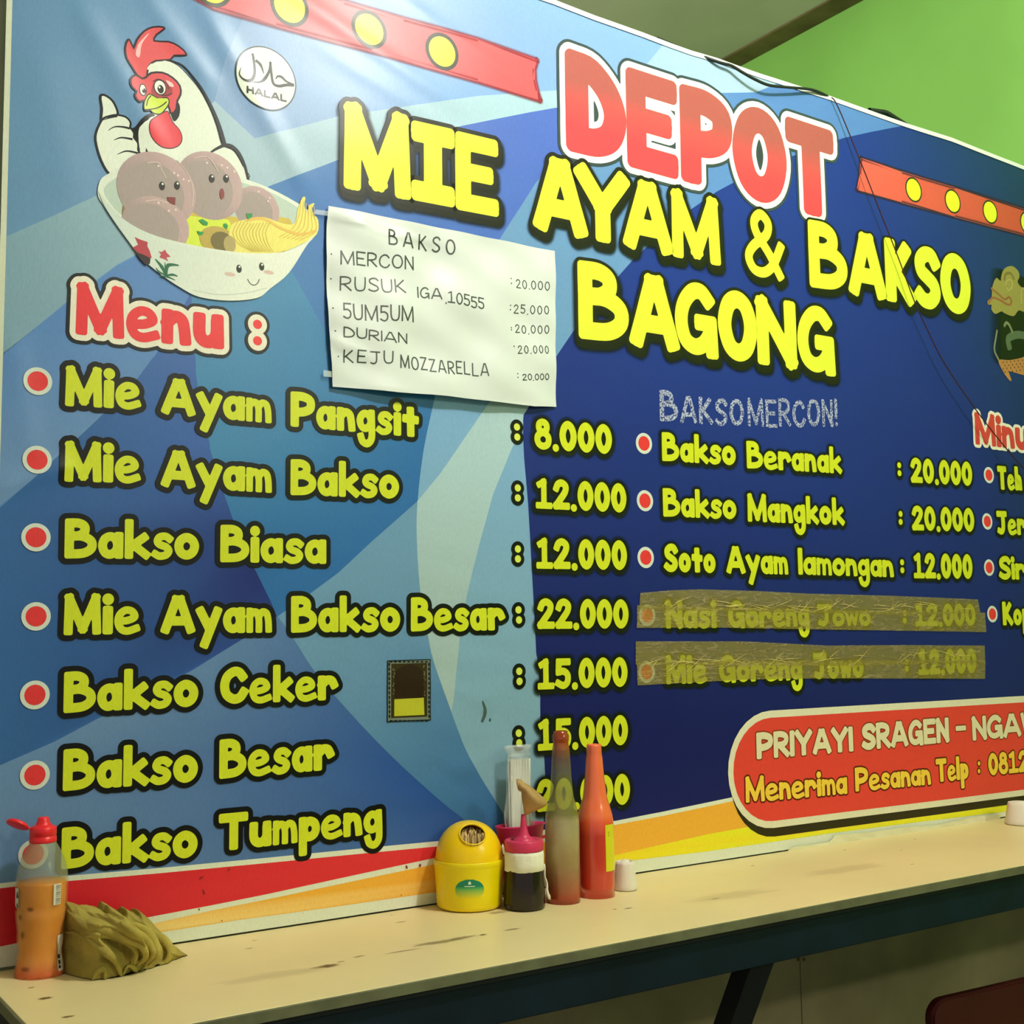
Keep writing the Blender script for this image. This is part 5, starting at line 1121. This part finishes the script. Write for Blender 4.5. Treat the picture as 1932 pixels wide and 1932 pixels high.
# --- bottles
def c4(c, a): return (*lin(c), a)
M_gl = vmat('dirty_bottle_glass', .12, .7, alpha=True, weave=False)
def glass_bump(m, s, sc):
    n, l = m.node_tree.nodes, m.node_tree.links; t = n.new('ShaderNodeTexNoise'); t.inputs['Scale'].default_value = sc; b = n.new('ShaderNodeBump'); b.inputs['Strength'].default_value = s; b.inputs['Distance'].default_value = .003
    l.new(n['Texture Coordinate'].outputs['Object'], t.inputs['Vector']); l.new(t.outputs['Fac'], b.inputs['Height']); l.new(b.outputs['Normal'], n['Principled BSDF'].inputs['Normal'])
glass_bump(M_gl, .25, 40)
def smear(m, amt, sc):
    n, l = m.node_tree.nodes, m.node_tree.links; t = n.new('ShaderNodeTexNoise'); t.inputs['Scale'].default_value = sc; t.inputs['Detail'].default_value = 5
    r = n.new('ShaderNodeMapRange'); r.inputs[1].default_value = .35; r.inputs[2].default_value = .65; r.inputs[3].default_value = 1-amt; r.inputs[4].default_value = 1+amt*.5
    mu = n.new('ShaderNodeMath'); mu.operation = 'MULTIPLY'; mu.use_clamp = True; l.new(n['Texture Coordinate'].outputs['Object'], t.inputs['Vector']); l.new(t.outputs['Fac'], r.inputs['Value']); l.new(r.outputs['Result'], mu.inputs[0]); l.new(n['Attribute'].outputs['Alpha'], mu.inputs[1]); l.new(mu.outputs[0], n['Principled BSDF'].inputs['Alpha'])
smear(M_gl, .18, 18)
x, y, r = place(1063, 1708, 64.5); zz = lambda Y: zat(1060, 1340+Y/PB, x, y); s_ = r/(64.5/2)/PB
bt = empty('sauce_bottle', (x, y, CT)); tag(bt, 'tall clear glass bottle smeared with leftover red brown sauce', 'bottle')
K = [(138, 1570), (140, 1500), (140, 1200), (140, 1000), (139, 880), (132, 830), (118, 770), (98, 700), (87, 600), (82, 500), (77, 400), (70, 310), (62, 265), (62, 255)]
prof = [(0, .002), (r*.85, .0015), (r*.97, .004)]+[(a*s_, zz(b)) for a, b in K]+[(67*s_, zz(240)), (67*s_, zz(200)), (58*s_, zz(188)), (57*s_, zz(168)), (48*s_, zz(166)), (46*s_, zz(200))]
cl = []
for rr_, z in prof:
    if z < zz(1430): c = c4((158, 58, 30), .93)
    elif z < zz(1330): c = c4((160, 92, 58), .85)
    elif z < zz(1180): c = c4((170, 146, 98), .86)
    elif z < zz(845): c = c4((172, 160, 112), .86)
    elif z < zz(640): c = c4((150, 144, 76), .62)
    elif z < zz(450): c = c4((130, 128, 84), .42)
    elif z < zz(350): c = c4((132, 104, 66), .55)
    elif z < zz(300): c = c4((150, 84, 50), .78)
    else: c = c4((154, 62, 26), .93)
    cl.append(c)
lathe('bottle_glass', prof, M_gl, bt, cols=cl, n=64)
M_res = vmat('sauce_residue', .4, .4, weave=False, alpha=True)
lathe('sauce_residue', [(0, .004), (r*.90, .006), (r*.93, .012), (r*.93, zz(1400)), (r*.93, zz(1300))], M_res, bt, cols=[c4((170, 60, 30), 1)]*4+[c4((170, 90, 60), .0)], wob=lambda a, z: .01*math.sin(4*a))
x, y, r = place(1126, 1697, 68); zz = lambda Y: zat(1122, 1340+Y/PB, x, y); s_ = r/(68/2)/PB; RA = face_dir(x, y)
bt = empty('chili_bottle', (x, y, CT)); tag(bt, 'glass bottle full of bright red chili sauce with a yellow side label', 'bottle')
K = [(147, 1520), (148, 1400), (148, 1200), (147, 1000), (147, 900), (140, 840), (120, 770), (98, 700), (90, 620), (80, 540), (74, 460), (68, 380), (62, 352), (63, 340), (62, 300), (60, 285)]
prof = [(0, .002), (r*.85, .0015), (r*.97, .004)]+[(a*s_, zz(b)) for a, b in K]+[(56*s_, zz(274)), (48*s_, zz(276)), (46*s_, zz(300)), (0, zz(305))]
cl = [c4((222, 66, 40), 1) if z < zz(1480) else (c4((196, 54, 32), 1) if z < zz(900) else (c4((228, 82, 44), 1) if z < zz(860) else c4((240, 110, 64), 1))) for _, z in prof]
M_chi = vmat('chili_sauce_glass', .16, .6, weave=False); M_chi.node_tree.nodes['Principled BSDF'].inputs['Coat Weight'].default_value = .5
lathe('bottle_glass', prof, M_chi, bt, cols=cl, n=64)
lb0, lb1 = zz(1285), zz(912)
def ang(X):                                     # angle on the body for a picture column
    dxp = (X-1395)/148; return RA+math.asin(max(-1, min(1, dxp)))
a_l, a_r = ang(1474), RA+math.pi*.62
RPz, RPr = [q[1] for q in prof[2:]], [q[0] for q in prof[2:]]
RZ = lambda z: 1.008*np.interp(z, RPz[:8], RPr[:8])
cyl_patch('yellow_label', r, (a_l+a_r)/2, abs(a_r-a_l), lb0, lb1, M_stick, bt, lambda u, v: c4((214, 208, 28), 1), rz=RZ)
for k in range(3):
    zc_ = lb1-.012-k*.003
    cyl_patch('label_print', r, ang(1500)+(.03 if k % 2 else -.03), .07, zc_-.0009, zc_+.0004, M_stick, bt, lambda u, v: c4((92, 84, 20), 1), n=3, rz=lambda z: RZ(z)*1.006)
# --- orange bottle
x, y, r = place(75, 1849, 92); PO = 3.864; zz = lambda Y: zat(77, 1432+Y/PO, x, y); s_ = r/(92/2)/PO; OA = face_dir(x, y)
ob = empty('syrup_bottle', (x, y, CT)); tag(ob, 'clear plastic bottle of orange liquid with an open red flip cap', 'bottle')
M_sh = vmat('cloudy_plastic', .22, .6, weave=False, alpha=True); glass_bump(M_sh, .3, 30); smear(M_sh, .25, 20)
K = [(176, 1590), (178, 1540), (166, 1440), (158, 1390), (165, 1330), (166, 1230), (176, 1160), (180, 1100), (172, 1075), (180, 1040), (182, 900), (180, 850), (168, 780), (148, 720), (120, 660), (98, 620), (92, 605)]
prof = [(0, .002), (r*.86, .0012), (r*.97, .003)]+[(a*s_, zz(b)) for a, b in K]
cl = [c4((226, 120, 70), .55) if z < zz(1520) else (c4((226, 170, 100), .32) if z < zz(870) else c4((168, 172, 138), .42)) for _, z in prof]
lathe('bottle_shell', prof, M_sh, ob, cols=cl, n=64)
M_or = vmat('orange_drink', .35, .4, weave=False, sss=.0)
lq = [(0, .006)]+[(a*s_*.93, zz(b)) for a, b in K if b > 880]+[(181*s_*.93, zz(888)), (0, zz(886))]
lathe('orange_liquid', [(0, .006), (r*.8, .0062)]+lq[1:], M_or, ob, cols=[c4((226, 96, 24), 1) if z < zz(1450) else c4((224, 138, 18), 1) for _, z in [(0, .006), (r*.8, .0062)]+lq[1:]])
M_red = mat('red_cap_plastic', (232, 34, 44), .35, .5, sss=.05)
lathe('cap', [(0, zz(606)), (94*s_, zz(606)), (96*s_, zz(600)), (95*s_, zz(565)), (91*s_, zz(563)), (91*s_, zz(555)), (95*s_, zz(552)), (94*s_, zz(500)), (88*s_, zz(492)), (62*s_, zz(485)), (50*s_, zz(470)), (40*s_, zz(440)), (36*s_, zz(426)), (24*s_, zz(422)), (0, zz(424))], M_red, ob)
rt_ = Vector((-math.sin(OA), math.cos(OA), 0)); rt_ = rt_ if (RM.T @ np.array(rt_))[0] > 0 else -rt_
bm = bmesh.new(); bmesh.ops.create_uvsphere(bm, u_segments=28, v_segments=14, radius=1)
lw = 84*s_; p0 = -rt_*((305-128)*s_)+Vector((0, 0, zz(470)))
tl_ = math.radians(-24); bmesh.ops.scale(bm, verts=bm.verts, vec=(lw, 70*s_, 34*s_))
for v in bm.verts:
    if v.co.z < -8*s_: v.co.z = -8*s_-(v.co.z+8*s_)*-.25
M3 = Matrix.Rotation(math.atan2(rt_.y, rt_.x), 3, 'Z') @ Matrix.Rotation(-tl_, 3, 'Y') @ Matrix.Rotation(math.radians(-25), 3, 'X')
for v in bm.verts: v.co = M3 @ v.co+p0
bm_obj('flip_lid', bm, M_red, ob, True)
ribbon3('hinge', [-rt_*(84*s_)+Vector((0, 0, zz(510))), -rt_*(95*s_)+Vector((0, 0, zz(498))), -rt_*(112*s_)+Vector((0, 0, zz(492)))], .007, Vector((rt_.y, -rt_.x, 0)), M_red, ob, .002)
wh = lambda u, v: c4((214, 206, 190), 1)
rz_ = lambda z: 1.012*np.interp(z, [q[1] for q in prof[2:]], [q[0] for q in prof[2:]])
ango = lambda X: OA+math.asin(max(-.98, min(.98, (X-305)/178)))
aa, ab = ango(384), ango(432)
cyl_patch('label_white', r, (aa+ab)/2, abs(ab-aa), zz(1042), zz(892), M_stick, ob, wh, rz=rz_)
for k in range(9):
    zb2 = zz(1030)+(zz(905)-zz(1030))*k/8
    cyl_patch('label_barcode', r, (aa+ab)/2+.03, abs(ab-aa)*.62, zb2-.0004-.0006*(k % 3), zb2+.0005, M_stick, ob, lambda u, v: c4((150, 140, 128), 1), rz=lambda z: rz_(z)*1.01, n=4)
aa, ab = ango(128), ango(152)
cyl_patch('label_white', r, (aa+ab)/2, abs(ab-aa), zz(1060), zz(915), M_stick, ob, wh, rz=rz_)
dk = lambda u, v: c4((44, 34, 24), 1)
for zt0, zt1, w0 in ((985, 940, .5), (1055, 1020, .4)): cyl_patch('label_print', r, ango(145), abs(ab-aa)*w0, zz(zt0), zz(zt1), M_stick, ob, dk, rz=lambda z: rz_(z)*1.012, n=3, mask=lambda v: 1-.7*v)
aa, ab = ango(425), ango(468)
cyl_patch('label_white', r, (aa+ab)/2, abs(ab-aa), zz(1530), zz(1270), M_stick, ob, wh, rz=rz_, mask=lambda v: .75+.2*math.sin(9*v))
for zt0, zt1 in ((1440, 1410), (1480, 1450), (1510, 1488)): cyl_patch('label_print', r, ango(440), abs(ab-aa)*.3, zz(zt0), zz(zt1), M_stick, ob, dk, rz=lambda z: rz_(z)*1.012, n=3)
for X_, Z_, w_, h_ in ((230, 1060, .35, 40), (165, 1120, .25, 50), (172, 1250, .3, 70), (200, 1490, .5, 40)):
    cyl_patch('label_smudge', r, ango(X_), w_, zz(Z_+h_/2), zz(Z_-h_/2), M_res, ob, lambda u, v: (*lin((96, 50, 10)), .55*max(0, 1-((u-.5)**2+(v-.5)**2)*4)), rz=lambda z: rz_(z)*1.006, n=8)
# --- white cups
M_wh = mat('white_cup_plastic', (226, 216, 200), .45, .45, sss=.1)
def cup(px, py, wpx, ztop, name, label):
    x, y, r = place(px, py, wpx); h = zat(px, ztop, x, y)
    o = empty(name, (x, y, CT)); tag(o, label, 'cup', 'small white plastic cups by the wall')
    lathe('cup_wall', [(r*.96, .001), (r, .003), (r*.98, .008), (r*.80, h*.80), (r*.76, h*.9), (r*.70, h), (r*.62, h*.97), (r*.60, h*.80), (r*.58, h*.62), (0, h*.60)], M_wh, o, wob=lambda a, z: (.06*math.sin(3*a)+.04*math.sin(7*a))*max(0, (z/h-.6))*2)
    bm = bmesh.new(); bmesh.ops.create_icosphere(bm, subdivisions=4, radius=1); rd = random.Random(int(px))
    for v in bm.verts:
        c = v.co.copy(); k = 1+.22*math.sin(7*c.x+3*c.y)*math.sin(6*c.z+2)+.12*math.sin(15*c.y+4*c.z)*math.sin(13*c.x)
        v.co = Vector((c.x*r*.56*k, c.y*r*.56*k, h*.82+c.z*h*.19*k))
    bm_obj('tissue', bm, M_tissue, o, True); return o
cup(1180, 1683, 46, 1624, 'plastic_cup', 'small white cup with crumpled tissue right behind the chili bottle')
cup(1926, 1559, 56, 1513, 'plastic_cup', 'white cup with crumpled tissue at the far right end of the counter')
# --- cleaning cloth
M_cl = mat('khaki_cloth', (176, 158, 78), .95, .12, noise=.3, nscale=22, bump=.5, bscale=300)
cy = -.055; d_ = ray(212, 1790); t_ = (cy-CAM[1])/d_[1]; cx = CAM[0]+t_*d_[0]
z5 = lambda X, Y: (X/PO, 1432+Y/PO)
def xz(X, Y):                                   # outline picture point -> (x along wall, height) at the cloth's depth
    u, v = z5(X, Y); d = ray(u, v); t = (cy-.01-CAM[1])/d[1]; q = CAM+t*d; return q[0]-cx, q[2]-CT
topo = [xz(*p_) for p_ in [(466, 1240), (474, 1120), (482, 1066), (540, 1062), (600, 1075), (700, 1085), (800, 1120), (900, 1150), (1000, 1190), (1100, 1245), (1160, 1290), (1190, 1352), (1250, 1362), (1300, 1390), (1322, 1420), (1332, 1440)]]
fro = []
for X, Y in [(466, 1560), (500, 1575), (600, 1602), (700, 1614), (850, 1590), (950, 1560), (1050, 1530), (1150, 1500), (1290, 1462), (1332, 1440)]:
    u, v = z5(X, Y); q = PT(u, v); fro.append((q[0]-cx, q[1]-cy))
TX, TZ = [a[0] for a in topo], [a[1] for a in topo]; FX, FY = [a[0] for a in fro], [a[1] for a in fro]
RG = []
for pts, amp, sg in (([(490, 1130), (560, 1180), (680, 1190), (800, 1240), (900, 1290), (935, 1380), (890, 1420)], .011, .0050), ([(750, 1110), (850, 1190), (960, 1280), (990, 1370), (950, 1450)], .009, .0042),
                 ([(900, 1150), (1020, 1230), (1062, 1320), (1040, 1430), (960, 1500)], .009, .0046), ([(560, 1230), (650, 1310), (740, 1400), (790, 1520), (850, 1450), (900, 1500), (960, 1460)], .009, .0040),
                 ([(570, 1560), (615, 1465), (665, 1450), (650, 1590)], .009, .0036), ([(1000, 1190), (1130, 1280), (1182, 1350), (1150, 1430), (1050, 1510)], .007, .0050), ([(560, 1240), (700, 1220), (830, 1270), (870, 1340), (860, 1400)], .007, .0060),
                 ([(1190, 1390), (1240, 1400), (1310, 1430)], .003, .0040), ([(700, 1590), (850, 1570), (1000, 1520), (1150, 1460)], .004, .0045)):
    RG.append((np.array(smooth([xz(*q) for q in pts], 5)), amp, sg))
for k_c in range(6):
    o_ = k_c*34; RG.append((np.array(smooth([xz(*q) for q in [(620+o_*1.1, 1115+o_*.42), (760+o_*1.05, 1215+o_*.5), (860+o_*.95, 1330+o_*.36), (850+o_*.9, 1480-o_*.1)]], 5)), .0035, .0028))
DK = [xz(505, 1220), xz(520, 1380), xz(560, 1480)]
NU, NV = 230, 150; xs_ = np.linspace(TX[0]-.0005, TX[-1]+.002, NU); sv = np.linspace(0, 1, NV)
XX, SS = np.meshgrid(xs_, sv); Ht = np.interp(XX, TX, TZ); edge_ = np.clip(np.minimum(XX-xs_[0], xs_[-1]-XX)/.006, 0, 1)**.5
Yf = np.interp(XX, FX, FY); Yb = np.full_like(Yf, -cy-.012)-.012*np.clip((XX-.02)/.04, 0, 1)
YY = Yf+(Yb-Yf)*(1-np.cos(math.pi*SS))/2; ZZ = Ht*np.sin(math.pi*SS)**.60*(.15+.85*edge_)
Dp = np.zeros_like(XX)
for q, amp, sg in RG:
    d2 = np.full_like(XX, 1e9); sd = np.zeros_like(XX)
    for i in range(len(q)-1):
        ax_, az_ = q[i]; bx_, bz_ = q[i+1]; L2 = (bx_-ax_)**2+(bz_-az_)**2+1e-12; t = np.clip(((XX-ax_)*(bx_-ax_)+(ZZ-az_)*(bz_-az_))/L2, 0, 1)
        ex, ez = XX-(ax_+t*(bx_-ax_)), ZZ-(az_+t*(bz_-az_)); dd = ex*ex+ez*ez; cr = (bx_-ax_)*ez-(bz_-az_)*ex
        m = dd < d2; d2 = np.where(m, dd, d2); sd = np.where(m, np.sign(cr), sd)
    dist = np.sqrt(d2); w = np.where(sd > 0, sg*1.9, sg*.45); Dp += 1.9*amp*np.exp(-(dist/w)**2)*np.where(SS < .62, 1, np.clip((.8-SS)/.18, 0, 1))
for (kx, kz) in DK: Dp -= .030*np.exp(-((XX-kx)/.010)**2-((ZZ-kz)/.016)**2)
Dp += .0012*np.sin(XX*210+ZZ*160+2*np.sin(XX*90))*np.sin(ZZ*240-XX*60)+.0006*np.sin(XX*520+YY*300)
nyv = -np.cos(math.pi*SS)*.9-.1; nzv = np.sin(math.pi*SS)*.7
nl = np.sqrt(nyv**2+nzv**2); YY = YY+Dp*nyv/nl*np.clip(np.minimum(SS, 1-SS)*14, .15, 1); ZZ = ZZ+Dp*nzv/nl*.6*edge_
YY = np.minimum(YY, -cy-.006); ZZ = np.maximum(ZZ, .0012)
vs = np.stack([XX.ravel(), YY.ravel(), ZZ.ravel()], 1).tolist(); fs = []
fm = SS < .6; FXx, FZz, FYy = XX[fm], ZZ[fm], YY[fm]
def ysurf(px_, pz_): k = np.argsort((FXx-px_)**2+(FZz-pz_)**2)[:6]; return float(FYy[k].min())
def roll(pts, rmax, out=.0015):
    q = smooth([xz(*p_) for p_ in pts], 6); n = len(q); yv = np.array([ysurf(*p_) for p_ in q]); yv = np.convolve(np.pad(yv, 3, mode='edge'), np.ones(7)/7, 'valid'); base = len(vs); M = 12
    for i in range(n):
        t = i/(n-1); r = rmax*(.25+.75*math.sin(math.pi*min(1, t*1.05))**.6)*(1+.18*math.sin(9*t+rmax*900)); a, b = q[max(0, i-1)], q[min(n-1, i+1)]; tx, tz = b[0]-a[0], b[1]-a[1]; L = math.hypot(tx, tz) or 1; nx_, nz_ = -tz/L, tx/L
        for k in range(M):
            an = 2*math.pi*k/M; u, w = r*math.cos(an), r*.8*math.sin(an); vs.append([q[i][0]+nx_*u, min(float(yv[i])-out+w, -cy-.008), max(.0012, q[i][1]+nz_*u)])
    for i in range(n-1):
        for k in range(M): a = base+i*M+k; b = base+i*M+(k+1) % M; fs.append((a, b, b+M, a+M))
    fs.append(tuple(base+k for k in range(M))[::-1]); fs.append(tuple(base+(n-1)*M+k for k in range(M)))
for pts, r_ in (([(486, 1095), (560, 1165), (680, 1180), (800, 1232), (900, 1285), (940, 1370), (900, 1440)], .0060), ([(740, 1105), (850, 1180), (955, 1265), (995, 1350), (960, 1450)], .0056), ([(860, 1140), (1000, 1215), (1055, 1310), (1045, 1420), (960, 1520)], .0058),
               ([(960, 1180), (1110, 1265), (1175, 1340), (1140, 1440), (1020, 1530)], .0056), ([(545, 1235), (680, 1215), (820, 1262), (880, 1340), (870, 1420)], .0046), ([(545, 1235), (640, 1310), (730, 1400), (785, 1520)], .0050), ([(785, 1520), (830, 1440), (880, 1460), (910, 1505), (965, 1455)], .0030), ([(575, 1570), (610, 1480), (660, 1455), (655, 1595)], .0040), ([(480, 1275), (520, 1255), (560, 1262)], .0025), ([(690, 1600), (850, 1575), (1000, 1530), (1180, 1470)], .0045)): roll(pts, r_)
for j in range(NV-1):
    for i in range(NU-1): a = j*NU+i; fs.append((a, a+1, a+NU+1, a+NU))
cl_ = mesh_obj('cleaning_cloth', vs, fs, M_cl, None, True, loc=(cx, cy, CT)); tag(cl_, 'crumpled khaki cleaning cloth lying beside the orange liquid bottle', 'cloth')
# --- red plastic chair tucked below
M_st2 = mat('dark_red_plastic', (66, 12, 12), .5, .4, noise=.3, nscale=6)
yq = -.30; xa, za2 = PW(1750, 1888, yq); xb2, yb2 = PT(1932, 1846, za2); aC = math.atan2(yb2-yq, xb2-xa)
sb = empty('plastic_chair', (xa, yq, 0)); sb.rotation_euler = (0, 0, aC); tag(sb, 'dark red plastic chair standing beneath the right part of the counter', 'chair')
WC = .40
b = bmesh.new(); P_ = []
rc = .035
for cxx, czz, a0 in ((WC-rc, za2-rc, 0), (rc, za2-rc, 90)):
    for k in range(7): a = math.radians(a0+90*k/6); P_.append((cxx+rc*math.cos(a), czz+rc*math.sin(a)))
P_ += [(0.012, .24), (WC-.012, .24)]
f_ = [b.verts.new((p_[0], -.011, p_[1])) for p_ in P_]; g_ = [b.verts.new((p_[0], .011, p_[1])) for p_ in P_]
b.faces.new(f_[::-1]); b.faces.new(g_); n_p = len(P_)
for k in range(n_p): b.faces.new((f_[k], f_[(k+1) % n_p], g_[(k+1) % n_p], g_[k]))
bmesh.ops.recalc_face_normals(b, faces=b.faces[:]); bmesh.ops.bevel(b, geom=[e for e in b.edges if abs(e.verts[0].co.y-e.verts[1].co.y) < 1e-6], offset=.004, segments=2, affect='EDGES')
bm_obj('backrest', b, M_st2, sb)
bm_obj('seat', box_bm(.012, WC-.012, .0115, .215, .225, .250, .010, seg=3), M_st2, sb, True)
for lx in (.03, WC-.03):
    for ly in (.02, .19):
        bm_obj('leg', box_bm(lx-.016, lx+.016, ly-.014, ly+.014, .001, .2248, .004), M_st2, sb)
